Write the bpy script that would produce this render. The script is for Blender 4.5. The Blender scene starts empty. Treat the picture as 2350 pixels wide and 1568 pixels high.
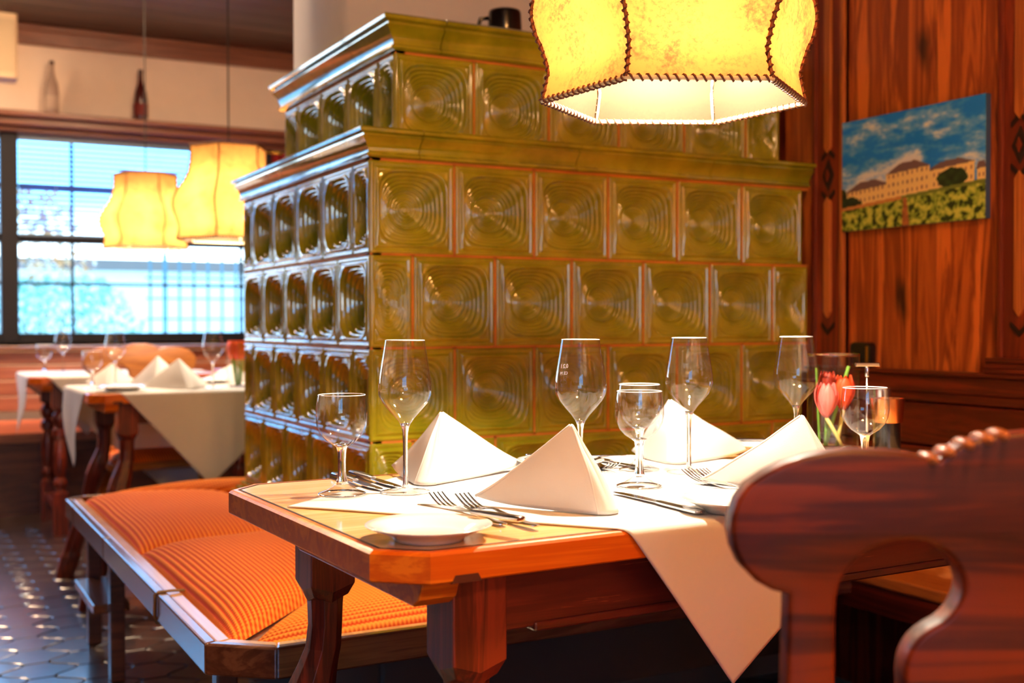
import bpy, bmesh, math, random
from mathutils import Matrix, Vector, noise
random.seed(7)
PI = math.pi
sc = bpy.context.scene
COL = sc.collection
# ------------------------------------------------------------------ camera
def make_camera():
    A = math.radians(61.85); P = math.atan(42.5/2640.0); R = math.atan(0.00175)
    f0 = Vector((math.cos(A), math.sin(A), 0)); r0 = Vector((math.sin(A), -math.cos(A), 0)); u0 = Vector((0, 0, 1))
    f = f0*math.cos(P)-u0*math.sin(P); u1 = u0*math.cos(P)+f0*math.sin(P)
    r = r0*math.cos(R)-u1*math.sin(R); u = u1*math.cos(R)+r0*math.sin(R)
    cd = bpy.data.cameras.new('camera'); cam = bpy.data.objects.new('camera', cd); COL.objects.link(cam)
    m = Matrix((r, u, -f)).transposed().to_4x4(); m.translation = Vector((0, 0, 1.0)); cam.matrix_world = m
    cd.sensor_width = 36; cd.lens = 36*2640/2350.0; cd.clip_start = .02; cd.clip_end = 200
    cd.dof.use_dof = True; cd.dof.focus_distance = 1.62; cd.dof.aperture_fstop = 4.2
    sc.camera = cam
make_camera()
# ------------------------------------------------------------------ world, daylight portals, exposure
w = bpy.data.worlds.new('sky'); sc.world = w; w.use_nodes = True
nt = w.node_tree; nt.nodes.clear()
wo = nt.nodes.new('ShaderNodeOutputWorld'); bg = nt.nodes.new('ShaderNodeBackground')
gr = nt.nodes.new('ShaderNodeValToRGB'); tc = nt.nodes.new('ShaderNodeTexCoord'); sx = nt.nodes.new('ShaderNodeSeparateXYZ')
gr.color_ramp.elements[0].position = 0.05; gr.color_ramp.elements[0].color = (.78, .95, 1.0, 1)
gr.color_ramp.elements[1].position = .10; gr.color_ramp.elements[1].color = (.16, .52, 1.0, 1)
nt.links.new(tc.outputs['Generated'], sx.inputs[0]); nt.links.new(sx.outputs['Z'], gr.inputs[0])
nt.links.new(gr.outputs[0], bg.inputs[0]); nt.links.new(bg.outputs[0], wo.inputs[0])
bg.inputs[1].default_value = 4.1
def portal(name, loc, rot, sx_, sy_):
    l = bpy.data.lights.new(name, 'AREA'); l.shape = 'RECTANGLE'; l.size = sx_; l.size_y = sy_; l.cycles.is_portal = True
    o = bpy.data.objects.new(name, l); COL.objects.link(o); o.location = loc; o.rotation_euler = rot
portal('window_portal', (.35, 7.3, 1.5), (-PI/2, 0, 0), 3.5, 1.2)
portal('window_portal', (-1.75, -3.3, 1.5), (PI/2, 0, 0), 1.9, 1.2)
BULB_MAIN = 40.0; BULB_BACK = 18.0; BULB_ROOM = 80.0; FILL_A = 175; FILL_C = 84; FILL_B = 112
sc.view_settings.view_transform = 'Standard'; sc.view_settings.look = 'None'
sc.view_settings.exposure = 1.0; sc.view_settings.gamma = 1.0; sc.view_settings.use_curve_mapping = False
cy = sc.cycles
cy.use_denoising = True; cy.max_bounces = 9; cy.diffuse_bounces = 3; cy.glossy_bounces = 4; cy.transmission_bounces = 8
cy.transparent_max_bounces = 16; cy.sample_clamp_indirect = 6.0; cy.caustics_reflective = False; cy.caustics_refractive = False
cy.blur_glossy = .5
# ------------------------------------------------------------------ helpers
def lin(c):
    return tuple(((x/255.0)/12.92 if x/255.0 <= .04045 else ((x/255.0+.055)/1.055)**2.4) for x in c)+(1.0,)
MATS = {}
def base_mat(name):
    m = bpy.data.materials.new(name); m.use_nodes = True
    n = m.node_tree.nodes; p = n.get('Principled BSDF'); MATS[name] = m
    return m, m.node_tree, p
def mix_ramp(nt, fac, stops):
    r = nt.nodes.new('ShaderNodeValToRGB'); e = r.color_ramp.elements
    while len(e) < len(stops): e.new(.5)
    for k, (p, c) in enumerate(stops): e[k].position = p; e[k].color = lin(c)
    nt.links.new(fac, r.inputs[0]); return r.outputs[0]
def coords(nt, scale=(1, 1, 1), kind='Object'):
    t = nt.nodes.new('ShaderNodeTexCoord'); m = nt.nodes.new('ShaderNodeMapping'); m.inputs['Scale'].default_value = scale
    nt.links.new(t.outputs[kind], m.inputs[0]); return m.outputs[0]
def noise_tex(nt, vec, scale, detail=4, rough=.55, dist=0):
    n = nt.nodes.new('ShaderNodeTexNoise'); n.inputs['Scale'].default_value = scale; n.inputs['Detail'].default_value = detail
    n.inputs['Roughness'].default_value = rough; n.inputs['Distortion'].default_value = dist
    nt.links.new(vec, n.inputs['Vector']); return n.outputs['Fac']
def bump(nt, p, h, strength=.3, dist=.002):
    b = nt.nodes.new('ShaderNodeBump'); b.inputs['Strength'].default_value = strength; b.inputs['Distance'].default_value = dist
    nt.links.new(h, b.inputs['Height']); nt.links.new(b.outputs[0], p.inputs['Normal'])
def plain(name, c, rough=.5, metal=0, coat=0, var=.0, vscale=8, bmp=0, bscale=60):
    if name in MATS: return MATS[name]
    m, nt, p = base_mat(name)
    p.inputs['Roughness'].default_value = rough; p.inputs['Metallic'].default_value = metal
    p.inputs['Coat Weight'].default_value = coat; p.inputs['Coat Roughness'].default_value = .06
    v = coords(nt)
    f = noise_tex(nt, v, vscale)
    lo = tuple(max(0, x*(1-var)) for x in c); hi = tuple(min(255, x*(1+var)) for x in c)
    nt.links.new(mix_ramp(nt, f, [(.3, lo), (.7, hi)]), p.inputs['Base Color'])
    if bmp: bump(nt, p, noise_tex(nt, v, bscale, 3), bmp)
    return m
def wood(name, dark, light, axis='x', scale=1.0, rough=.35, coat=.3, knots=0, per=.0, stretch=.06, streak=None):
    """grain runs along axis; per varies the tone from piece to piece"""
    if name in MATS: return MATS[name]
    m, nt, p = base_mat(name)
    s = [14*scale]*3; s['xyz'.index(axis)] *= stretch
    v = coords(nt, s)
    oi = nt.nodes.new('ShaderNodeObjectInfo'); add = nt.nodes.new('ShaderNodeVectorMath'); add.operation = 'ADD'
    cx = nt.nodes.new('ShaderNodeVectorMath'); cx.operation = 'SCALE'; cx.inputs[0].default_value = (37, 53, 71)
    nt.links.new(oi.outputs['Random'], cx.inputs['Scale']); nt.links.new(v, add.inputs[0]); nt.links.new(cx.outputs[0], add.inputs[1])
    v = add.outputs[0]
    f1 = noise_tex(nt, v, 1.0, 5, .6, 1.2)
    wv = nt.nodes.new('ShaderNodeMath'); wv.operation = 'MULTIPLY'; wv.inputs[1].default_value = 34
    nt.links.new(f1, wv.inputs[0]); sn = nt.nodes.new('ShaderNodeMath'); sn.operation = 'SINE'; nt.links.new(wv.outputs[0], sn.inputs[0])
    ma = nt.nodes.new('ShaderNodeMath'); ma.operation = 'MULTIPLY_ADD'; ma.inputs[1].default_value = .16; nt.links.new(sn.outputs[0], ma.inputs[0]); nt.links.new(f1, ma.inputs[2])
    fine = noise_tex(nt, v, 9.0, 3, .6)
    mb = nt.nodes.new('ShaderNodeMath'); mb.operation = 'MULTIPLY_ADD'; mb.inputs[1].default_value = .25; nt.links.new(fine, mb.inputs[0]); nt.links.new(ma.outputs[0], mb.inputs[2])
    mid = tuple((a+b)/2 for a, b in zip(dark, light))
    col = mix_ramp(nt, mb.outputs[0], [(.38, dark), (.62, mid), (.85, light)])
    if knots:
        vo = nt.nodes.new('ShaderNodeTexVoronoi'); vo.voronoi_dimensions = '2D'; vo.inputs['Scale'].default_value = 1.0
        v2 = coords(nt, (knots, knots, knots*.42)); sp = nt.nodes.new('ShaderNodeSeparateXYZ'); nt.links.new(v2, sp.inputs[0])
        cb = nt.nodes.new('ShaderNodeCombineXYZ'); nt.links.new(sp.outputs['Y'], cb.inputs[0]); nt.links.new(sp.outputs['Z'], cb.inputs[1])
        wob = nt.nodes.new('ShaderNodeVectorMath'); wob.operation = 'ADD'; nt.links.new(cb.outputs[0], wob.inputs[0])
        wn = nt.nodes.new('ShaderNodeTexNoise'); wn.inputs['Scale'].default_value = 3.0; nt.links.new(cb.outputs[0], wn.inputs['Vector'])
        ws = nt.nodes.new('ShaderNodeVectorMath'); ws.operation = 'SCALE'; ws.inputs['Scale'].default_value = .25; nt.links.new(wn.outputs['Color'], ws.inputs[0]); nt.links.new(ws.outputs[0], wob.inputs[1])
        a2 = nt.nodes.new('ShaderNodeVectorMath'); a2.operation = 'ADD'; nt.links.new(wob.outputs[0], a2.inputs[0]); nt.links.new(cx.outputs[0], a2.inputs[1])
        nt.links.new(a2.outputs[0], vo.inputs['Vector'])
        kr = nt.nodes.new('ShaderNodeValToRGB'); kr.color_ramp.elements[0].position = .045; kr.color_ramp.elements[0].color = (.03, .02, .02, 1)
        kr.color_ramp.elements[1].position = .17; kr.color_ramp.elements[1].color = (1, 1, 1, 1)
        nt.links.new(vo.outputs['Distance'], kr.inputs[0])
        mx = nt.nodes.new('ShaderNodeMix'); mx.data_type = 'RGBA'; mx.blend_type = 'MULTIPLY'; mx.inputs[0].default_value = .85
        nt.links.new(col, mx.inputs[6]); nt.links.new(kr.outputs[0], mx.inputs[7]); col = mx.outputs[2]
    if streak:
        sf = noise_tex(nt, coords(nt, (2.2, 14, 30)), 1.3, 6, .7, .5)
        rr = nt.nodes.new('ShaderNodeValToRGB'); rr.color_ramp.elements[0].position = .60; rr.color_ramp.elements[1].position = .66
        nt.links.new(sf, rr.inputs[0])
        mx = nt.nodes.new('ShaderNodeMix'); mx.data_type = 'RGBA'; nt.links.new(rr.outputs[0], mx.inputs[0]); nt.links.new(col, mx.inputs[6]); mx.inputs[7].default_value = lin(streak); col = mx.outputs[2]
    if per:
        hv = nt.nodes.new('ShaderNodeHueSaturation'); mr = nt.nodes.new('ShaderNodeMapRange'); mr.inputs['To Min'].default_value = 1-per; mr.inputs['To Max'].default_value = 1+per
        nt.links.new(oi.outputs['Random'], mr.inputs['Value']); nt.links.new(mr.outputs[0], hv.inputs['Value']); nt.links.new(col, hv.inputs['Color']); col = hv.outputs[0]
    nt.links.new(col, p.inputs['Base Color'])
    p.inputs['Roughness'].default_value = rough; p.inputs['Coat Weight'].default_value = coat; p.inputs['Coat Roughness'].default_value = .12
    bump(nt, p, mb.outputs[0], .12, .001)
    return m
def thin_glass(name, tint=(1, 1, 1), ior=1.5, k=1.0):
    if name in MATS: return MATS[name]
    m, nt, p = base_mat(name); nt.nodes.remove(p); out = nt.nodes.get('Material Output')
    tr = nt.nodes.new('ShaderNodeBsdfTransparent'); tr.inputs[0].default_value = tint+(1,)
    gl = nt.nodes.new('ShaderNodeBsdfGlossy'); gl.inputs['Roughness'].default_value = .015
    fr = nt.nodes.new('ShaderNodeLayerWeight'); fr.inputs[0].default_value = .5
    pw = nt.nodes.new('ShaderNodeMath'); pw.operation = 'POWER'; pw.inputs[1].default_value = 3.4; nt.links.new(fr.outputs['Facing'], pw.inputs[0])
    af = nt.nodes.new('ShaderNodeMath'); af.operation = 'MULTIPLY_ADD'; af.inputs[1].default_value = .9; af.inputs[2].default_value = .08; nt.links.new(pw.outputs[0], af.inputs[0])
    mu = nt.nodes.new('ShaderNodeMath'); mu.operation = 'MULTIPLY'; mu.inputs[1].default_value = k; mu.use_clamp = True
    mx = nt.nodes.new('ShaderNodeMixShader'); nt.links.new(af.outputs[0], mu.inputs[0]); nt.links.new(mu.outputs[0], mx.inputs[0])
    nt.links.new(tr.outputs[0], mx.inputs[1]); nt.links.new(gl.outputs[0], mx.inputs[2]); nt.links.new(mx.outputs[0], out.inputs[0])
    return m
def solid_glass(name):
    if name in MATS: return MATS[name]
    m, nt, p = base_mat(name)
    p.inputs['Transmission Weight'].default_value = 1; p.inputs['Roughness'].default_value = .0; p.inputs['IOR'].default_value = 1.48
    p.inputs['Base Color'].default_value = (.98, .99, 1, 1)
    return m
def parchment(name, c1, c2, diff=.3):
    if name in MATS: return MATS[name]
    m, nt, p = base_mat(name); nt.nodes.remove(p); out = nt.nodes.get('Material Output')
    v = coords(nt); f = noise_tex(nt, v, 14, 6, .7, .8)
    f2 = noise_tex(nt, v, 160, 3, .8)
    ad = nt.nodes.new('ShaderNodeMath'); ad.operation = 'MULTIPLY_ADD'; ad.inputs[1].default_value = .9; nt.links.new(f2, ad.inputs[0]); nt.links.new(f, ad.inputs[2])
    col = mix_ramp(nt, ad.outputs[0], [(.72, c1), (1.0, c2)])
    a = nt.nodes.new('ShaderNodeBsdfTranslucent'); b = nt.nodes.new('ShaderNodeBsdfDiffuse')
    nt.links.new(col, a.inputs[0]); b.inputs[0].default_value = lin((235, 215, 170))
    a0 = a; a2 = nt.nodes.new('ShaderNodeBsdfTranslucent'); a2.inputs[0].default_value = lin((255, 244, 220)); a = nt.nodes.new('ShaderNodeMixShader'); a.inputs[0].default_value = .004; nt.links.new(a0.outputs[0], a.inputs[1]); nt.links.new(a2.outputs[0], a.inputs[2])
    mx = nt.nodes.new('ShaderNodeMixShader'); mx.inputs[0].default_value = diff
    nt.links.new(a.outputs[0], mx.inputs[1]); nt.links.new(b.outputs[0], mx.inputs[2]); nt.links.new(mx.outputs[0], out.inputs[0])
    return m
def emitter(name, c, s):
    if name in MATS: return MATS[name]
    m, nt, p = base_mat(name); p.inputs['Base Color'].default_value = (0, 0, 0, 1)
    p.inputs['Emission Color'].default_value = lin(c); p.inputs['Emission Strength'].default_value = s
    return m

class MB:
    def __init__(s): s.v = []; s.f = []
    def add(s, vs, fs):
        o = len(s.v); s.v += [tuple(v) for v in vs]; s.f += [tuple(i+o for i in f) for f in fs]; return s
    def box(s, x0, x1, y0, y1, z0, z1, c=0):
        if c:
            return s.prism([(x0+c, y0), (x1-c, y0), (x1, y0+c), (x1, y1-c), (x1-c, y1), (x0+c, y1), (x0, y1-c), (x0, y0+c)], z0, z1)
        vs = [(x, y, z) for z in (z0, z1) for x, y in ((x0, y0), (x1, y0), (x1, y1), (x0, y1))]
        return s.add(vs, [(3, 2, 1, 0), (4, 5, 6, 7), (0, 1, 5, 4), (1, 2, 6, 5), (2, 3, 7, 6), (3, 0, 4, 7)])
    def prism(s, poly, z0, z1, axis='z', top=None):
        n = len(poly); t = top or poly
        def P(p, h): return {'z': (p[0], p[1], h), 'y': (p[0], h, p[1]), 'x': (h, p[0], p[1])}[axis]
        vs = [P(p, z0) for p in poly]+[P(p, z1) for p in t]
        fs = [tuple(range(n))[::-1], tuple(range(n, 2*n))]+[(i, (i+1) % n, n+(i+1) % n, n+i) for i in range(n)]
        return s.add(vs, fs)
    def loft(s, rings, close=True, caps=True):
        n = len(rings[0]); vs = [p for r in rings for p in r]; fs = []
        for k in range(len(rings)-1):
            for i in range(n if close else n-1):
                j = (i+1) % n; fs.append((k*n+i, k*n+j, (k+1)*n+j, (k+1)*n+i))
        if caps and close: fs += [tuple(range(n))[::-1], tuple(range((len(rings)-1)*n, len(rings)*n))]
        return s.add(vs, fs)
    def lathe(s, prof, n=32, c=(0, 0, 0), caps=False, ph=0):
        rings = [[(c[0]+max(r, 1e-5)*math.cos(2*PI*i/n+ph), c[1]+max(r, 1e-5)*math.sin(2*PI*i/n+ph), c[2]+z) for i in range(n)] for r, z in prof]
        return s.loft(rings, True, caps)
    def tube(s, pts, r, n=8, caps=True):
        pts = [Vector(p) for p in pts]; rings = []; up = Vector((.13, .07, 1)).normalized()
        for k, p in enumerate(pts):
            t = (pts[min(k+1, len(pts)-1)]-pts[max(k-1, 0)]).normalized()
            a = t.cross(up); a = a.normalized() if a.length > .05 else t.cross(Vector((1, 0, 0))).normalized()
            b = t.cross(a); rr = r[k] if isinstance(r, (list, tuple)) else r
            rings.append([tuple(p+a*rr*math.cos(2*PI*i/n)+b*rr*math.sin(2*PI*i/n)) for i in range(n)])
        return s.loft(rings, True, caps)
    def grid(s, fn, nu, nv):
        vs = [fn(i/nu, j/nv) for j in range(nv+1) for i in range(nu+1)]
        return s.add(vs, [(j*(nu+1)+i, j*(nu+1)+i+1, (j+1)*(nu+1)+i+1, (j+1)*(nu+1)+i) for j in range(nv) for i in range(nu)])
    def ball(s, c, r, n=10, sc_=(1, 1, 1)):
        prof = [(math.sin(PI*k/n), -math.cos(PI*k/n)) for k in range(n+1)]
        rings = [[(c[0]+max(a, 1e-4)*r*sc_[0]*math.cos(2*PI*i/n), c[1]+max(a, 1e-4)*r*sc_[1]*math.sin(2*PI*i/n), c[2]+b*r*sc_[2]) for i in range(n)] for a, b in prof]
        return s.loft(rings, True, False)
    def xf(s, M): s.v = [tuple(M @ Vector(v)) for v in s.v]; return s
    def build(s, name, mat, parent=None, smooth=False, loc=None, rot=None, world=False, bevel=0, solid=0, label=None, kind=None, autos=None):
        me = bpy.data.meshes.new(name); me.from_pydata(s.v, [], s.f); me.validate(); me.materials.append(mat)
        if smooth: me.polygons.foreach_set('use_smooth', [True]*len(me.polygons))
        if autos is not None:
            bm = bmesh.new(); bm.from_mesh(me)
            bmesh.ops.recalc_face_normals(bm, faces=bm.faces)
            for e in bm.edges: e.smooth = (len(e.link_faces) == 2 and e.calc_face_angle(9) < math.radians(autos))
            for f in bm.faces: f.smooth = True
            bm.to_mesh(me); bm.free()
        o = bpy.data.objects.new(name, me); COL.objects.link(o)
        if loc: o.location = loc
        if rot: o.rotation_euler = rot
        if parent:
            o.parent = parent
            if world: o.matrix_parent_inverse = WM(parent).inverted()
        if solid:
            md = o.modifiers.new('solid', 'SOLIDIFY'); md.thickness = solid; md.offset = 0
        if bevel:
            md = o.modifiers.new('bevel', 'BEVEL'); md.width = bevel; md.segments = 2; md.limit_method = 'ANGLE'; md.angle_limit = .6
        if label: o['label'] = label
        if kind: o['kind'] = kind
        return o
def WM(o):
    m = Matrix.Translation(o.location) @ o.rotation_euler.to_matrix().to_4x4() @ Matrix.Diagonal(tuple(o.scale)+(1,))
    if o.parent: m = WM(o.parent) @ o.matrix_parent_inverse @ m
    return m
def box(*a): return MB().box(*a)
def tag(o, label, cat, group=None):
    o['label'] = label; o['category'] = cat
    if group: o['group'] = group
    return o
def thing(name, label, cat, loc=(0, 0, 0), rz=0, group=None):
    o = bpy.data.objects.new(name, None); COL.objects.link(o); o.location = loc; o.rotation_euler = (0, 0, rz)
    o.empty_display_size = .05
    return tag(o, label, cat, group)
def struct(mb, name, mat, parent=None, **k):
    o = mb.build(name, mat, parent, **k)
    if not parent: o['kind'] = 'structure'
    return o
def dup(root, loc=None, rz=None, label=None, group=None, cat=None):
    def cp(o, par):
        c = o.copy(); COL.objects.link(c); c.parent = par
        for ch in o.children: cp(ch, c)
        return c
    r = cp(root, root.parent)
    if loc is not None: r.location = loc
    if rz is not None: r.rotation_euler = (0, 0, rz)
    if label: r['label'] = label
    if group: r['group'] = group
    if cat: r['category'] = cat
    return r
def lerp(a, b, t): return a+(b-a)*t
def sm(a, b, x):
    t = min(1, max(0, (x-a)/(b-a))); return t*t*(3-2*t)
# ------------------------------------------------------------------ materials
GLAZE, nt_, p_ = base_mat('olive_glaze')
v_ = coords(nt_); f_ = noise_tex(nt_, v_, 7, 4, .6)
nt_.links.new(mix_ramp(nt_, f_, [(.35, (132, 134, 12)), (.65, (178, 170, 34))]), p_.inputs['Base Color'])
p_.inputs['Roughness'].default_value = .14; p_.inputs['Coat Weight'].default_value = 1.0; p_.inputs['Coat Roughness'].default_value = .04; p_.inputs['Coat IOR'].default_value = 1.75
bump(nt_, p_, noise_tex(nt_, v_, 45, 2), .06, .002)
GROUT = plain('terracotta_grout', (206, 124, 40), .8, var=.1)
PLASTER = plain('plaster', (238, 214, 196), .85, var=.03, vscale=3, bmp=.1, bscale=40)
PLASTERW = plain('white_plaster', (236, 228, 226), .85, var=.02, vscale=3)
WTOP_P = wood('light_table_wood', (240, 174, 104), (255, 206, 142), 'x', .8, .22, .4)
WTOP_E = wood('orange_table_edge', (206, 88, 8), (240, 130, 26), 'x', .9, .34, .25)
WLEG = wood('dark_red_leg_wood', (66, 20, 12), (138, 50, 28), 'z', 1.6, .35, .3)
WAPR = wood('worn_apron_wood', (72, 20, 18), (110, 38, 28), 'x', 1.0, .3, .5, streak=(196, 98, 56))
WCHAIR = wood('chair_wood', (70, 17, 5), (146, 54, 13), 'x', .8, .45, .03)
WCHB = wood('honey_chair_wood', (150, 82, 26), (196, 120, 46), 'x', .8, .45, .1)
WPANEL = wood('panel_wood', (118, 46, 17), (214, 116, 48), 'z', .9, .42, .12, knots=5.2, per=.3)
WSTILE = wood('stile_wood', (92, 28, 14), (146, 56, 24), 'z', .9, .42, .1, per=.1)
WSTRIP = wood('strip_wood', (160, 84, 36), (204, 120, 58), 'z', .9, .4, .2)
WDARK = wood('dark_rail_wood', (74, 20, 12), (120, 42, 20), 'y', .9, .4, .15)
WDARKX = wood('dark_board_wood', (60, 30, 24), (104, 58, 44), 'x', .9, .4, .2)
WCEIL = wood('ceiling_wood', (44, 22, 18), (78, 40, 30), 'x', .7, .45, .2)
WTRIM = wood('ledge_wood', (112, 66, 50), (146, 92, 70), 'x', .7, .4, .3)
WBENCH = wood('bench_rail_wood', (84, 46, 30), (128, 78, 50), 'y', .9, .25, .6)
WBENCHX = wood('bench_front_wood', (84, 46, 30), (128, 78, 50), 'x', .9, .25, .6)
WINNER = wood('bench_inner_wood', (190, 130, 72), (222, 166, 100), 'y', .9, .3, .4)
WFRAME = plain('window_frame_paint', (14, 18, 34), .6)
LINEN = plain('white_linen', (240, 236, 232), .9, var=.015, bmp=.12, bscale=700)
m_ = LINEN; n_t = m_.node_tree; pb = n_t.nodes['Principled BSDF']; tl = n_t.nodes.new('ShaderNodeBsdfTranslucent'); tl.inputs[0].default_value = lin((250, 222, 178)); mxs = n_t.nodes.new('ShaderNodeMixShader'); mxs.inputs[0].default_value = .22
n_t.links.new(pb.outputs[0], mxs.inputs[1]); n_t.links.new(tl.outputs[0], mxs.inputs[2]); n_t.links.new(mxs.outputs[0], n_t.nodes['Material Output'].inputs[0])
PORC = plain('porcelain', (238, 238, 236), .12, coat=.8)
STEEL = plain('steel', (205, 205, 208), .14, metal=1)
BLACKIN = plain('black_lacquer', (14, 13, 15), .25, coat=.5)
DARKC = plain('dark_grey_panel', (46, 44, 46), .7)  # plain dark grey of the board set back under the bench
IRON = plain('dark_carving', (34, 18, 14), .5)
COPPER = plain('copper_metal', (226, 150, 92), .2, metal=1)
BRASS = plain('brass', (214, 160, 60), .25, metal=1)
LACE = plain('leather_lacing', (92, 44, 18), .6)
CREAMLACE = plain('cream_lacing', (236, 214, 170), .6)
GLASS_T = thin_glass('bowl_glass'); GLASS_S = solid_glass('stem_glass'); PANE = thin_glass('window_pane', (.96, .98, 1.0), k=.4)
PARCH = parchment('parchment', (46, 20, 0), (82, 42, 6), .045)
PARCHB = parchment('pale_parchment', (92, 54, 18), (128, 84, 36), .08)
BLIND = parchment('blind_slat', (8, 84, 160), (16, 104, 184), .12)  # blue of the sky light put into the white slats' colour
FTILE, nt_, p_ = base_mat('floor_tile_glaze')
v_ = coords(nt_); oi_ = nt_.nodes.new('ShaderNodeObjectInfo')
nt_.links.new(mix_ramp(nt_, noise_tex(nt_, v_, 9), [(.3, (38, 24, 20)), (.7, (64, 40, 32))]), p_.inputs['Base Color'])
p_.inputs['Roughness'].default_value = .32; p_.inputs['Coat Weight'].default_value = 1.0; p_.inputs['Coat Roughness'].default_value = .16; p_.inputs['Coat IOR'].default_value = 1.7; p_.inputs['IOR'].default_value = 1.7
bump(nt_, p_, noise_tex(nt_, v_, 22, 2), .2, .003)
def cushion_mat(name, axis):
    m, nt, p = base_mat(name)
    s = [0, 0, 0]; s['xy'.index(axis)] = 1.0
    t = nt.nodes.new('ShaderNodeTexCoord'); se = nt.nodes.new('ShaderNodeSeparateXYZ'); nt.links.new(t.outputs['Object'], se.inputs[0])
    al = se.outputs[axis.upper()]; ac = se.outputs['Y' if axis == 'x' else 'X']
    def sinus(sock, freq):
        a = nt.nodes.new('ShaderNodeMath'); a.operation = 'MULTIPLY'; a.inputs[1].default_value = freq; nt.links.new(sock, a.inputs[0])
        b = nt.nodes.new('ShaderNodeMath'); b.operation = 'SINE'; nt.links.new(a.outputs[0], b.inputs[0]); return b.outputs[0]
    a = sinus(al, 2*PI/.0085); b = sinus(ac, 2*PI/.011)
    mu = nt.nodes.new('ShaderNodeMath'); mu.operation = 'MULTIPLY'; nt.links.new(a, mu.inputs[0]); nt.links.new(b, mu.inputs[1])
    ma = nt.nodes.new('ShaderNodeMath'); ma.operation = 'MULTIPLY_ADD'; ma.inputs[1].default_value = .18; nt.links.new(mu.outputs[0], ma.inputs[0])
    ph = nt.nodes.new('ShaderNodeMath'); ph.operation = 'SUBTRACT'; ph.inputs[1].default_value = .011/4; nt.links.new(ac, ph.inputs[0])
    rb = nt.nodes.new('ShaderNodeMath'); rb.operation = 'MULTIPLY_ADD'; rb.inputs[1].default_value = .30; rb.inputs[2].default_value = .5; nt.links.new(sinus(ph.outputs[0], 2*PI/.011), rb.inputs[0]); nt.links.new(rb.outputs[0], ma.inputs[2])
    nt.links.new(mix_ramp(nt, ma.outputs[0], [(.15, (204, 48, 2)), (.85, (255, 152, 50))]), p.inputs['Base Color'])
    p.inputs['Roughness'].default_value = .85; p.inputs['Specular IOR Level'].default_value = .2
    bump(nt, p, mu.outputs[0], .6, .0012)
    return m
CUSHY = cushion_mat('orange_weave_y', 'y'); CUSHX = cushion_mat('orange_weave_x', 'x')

# ================================================================== SETTING
XW = 2.33; YB = 7.2; ZC = 2.72; XL = -2.9; YF = -3.2
fl = struct(box(XL-.1, XW+.15, YF, YB+.15, -.1, -.006), 'floor', plain('floor_bed', (24, 17, 15), .6))
def tile_poly(cx, cyy, g=.0022):
    pts = []; n = 5
    h = .155/2-g
    for k in range(n): 
        s = k/n; pts.append((cx+.035+(.07)*sm(0, 1, s)-g, cyy-h+s*h*1.0))
    for k in range(n):
        s = k/n; pts.append((cx+.105-.07*sm(0, 1, s)-g, cyy+s*h))
    pts.append((cx+.035-g, cyy+h))
    pts2 = [(2*cx-x, 2*cyy-y) for x, y in pts]
    return pts+pts2
def tile_bm(cx, cyy):
    o = tile_poly(cx, cyy); i = tile_poly(cx, cyy, .0045)
    m = MB(); n = len(o)
    m.add([(x, y, -.008) for x, y in o]+[(x, y, -.0012) for x, y in o]+[(x, y, 0) for x, y in i],
          [(k, (k+1) % n, n+(k+1) % n, n+k) for k in range(n)]+[(n+k, n+(k+1) % n, 2*n+(k+1) % n, 2*n+k) for k in range(n)]+[tuple(range(2*n, 3*n))])
    return m
t0 = tile_bm(0, 0).build('tile', FTILE, fl, world=True)
cells = []
for m_ in range(-20, 15):
    for k_ in range(-42, 24):
        x = .354+.14*m_; y = 3.79+.155/2+.155*k_+(.0775 if m_ % 2 else 0)
        if XL+.12 < x < XW-.1 and YF+.1 < y < YB-.1: cells.append((x, y))
def vis(c):
    x, y = c
    D = .4717*x+.8817*y; r_ = .8817*x-.4717*y
    if D < .5: return 9
    px = 1175+2640*r_/D; py = 742+2640/D
    if -120 < px < 760 and py < 1760 and not (x > 1.0 and 1.8 < y < 3.9): return D
    return 9+D
cells.sort(key=vis)
first = True
rest = MB()
for i, (x, y) in enumerate(cells):
    if i < 290:
        o = t0 if first else t0.copy()
        if not first: COL.objects.link(o)
        first = False
        o.location = (x, y, random.uniform(-.0006, .0006)); o.rotation_euler = (random.uniform(-.006, .006), random.uniform(-.006, .006), 0)
    else:
        tb = tile_bm(x, y); rest.add(tb.v, tb.f)
rest.build('tile_field', FTILE, fl, kind='stuff')
# ceiling
ce = struct(box(XL-.1, XW+.15, YF, YB+.15, ZC+.02, ZC+.12), 'ceiling', WCEIL)
nb = 0
y = YF
while y < YB:
    struct(box(XL, XW, y+.003, min(y+.192, YB), ZC, ZC+.03), 'ceiling_board', WCEIL, ce); y += .195
for x in (-1.2, .2):
    pass
struct(box(XL, XW, 4.55, 4.75, ZC-.12, ZC), 'ceiling_beam', WCEIL, ce, bevel=.01)
# back wall with window openings
WX0, WX1 = -1.35, 2.12; WZ0, WZ1 = .89, 2.10
wb = MB().box(XL, XW, YB, YB+.15, 0, WZ0).box(XL, XW, YB, YB+.15, WZ1, ZC).box(XL, WX0, YB, YB+.15, WZ0, WZ1).box(WX1, XW, YB, YB+.15, WZ0, WZ1)
struct(wb, 'wall_back', PLASTER)
struct(MB().box(XL, XW, YB-.05, YB, ZC-.11, ZC).box(XL, XW, YB-.07, YB, ZC-.035, ZC), 'trim_1', WTRIM, bevel=.008)
struct(MB().box(XL, XW, YB-.17, YB, 2.175, 2.205).box(XL, XW, YB-.12, YB, 2.13, 2.175).box(XL, XW, YB-.06, YB, 2.10, 2.13), 'trim_2', WTRIM, bevel=.006)
win = struct(MB().box(WX0, WX1, YB+.0, YB+.12, WZ0-.02, WZ0+.055), 'window_1', WFRAME, bevel=.004)
MBt = MB().box(WX0, WX1, YB+.02, YB+.09, WZ1-.03, WZ1)
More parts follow.
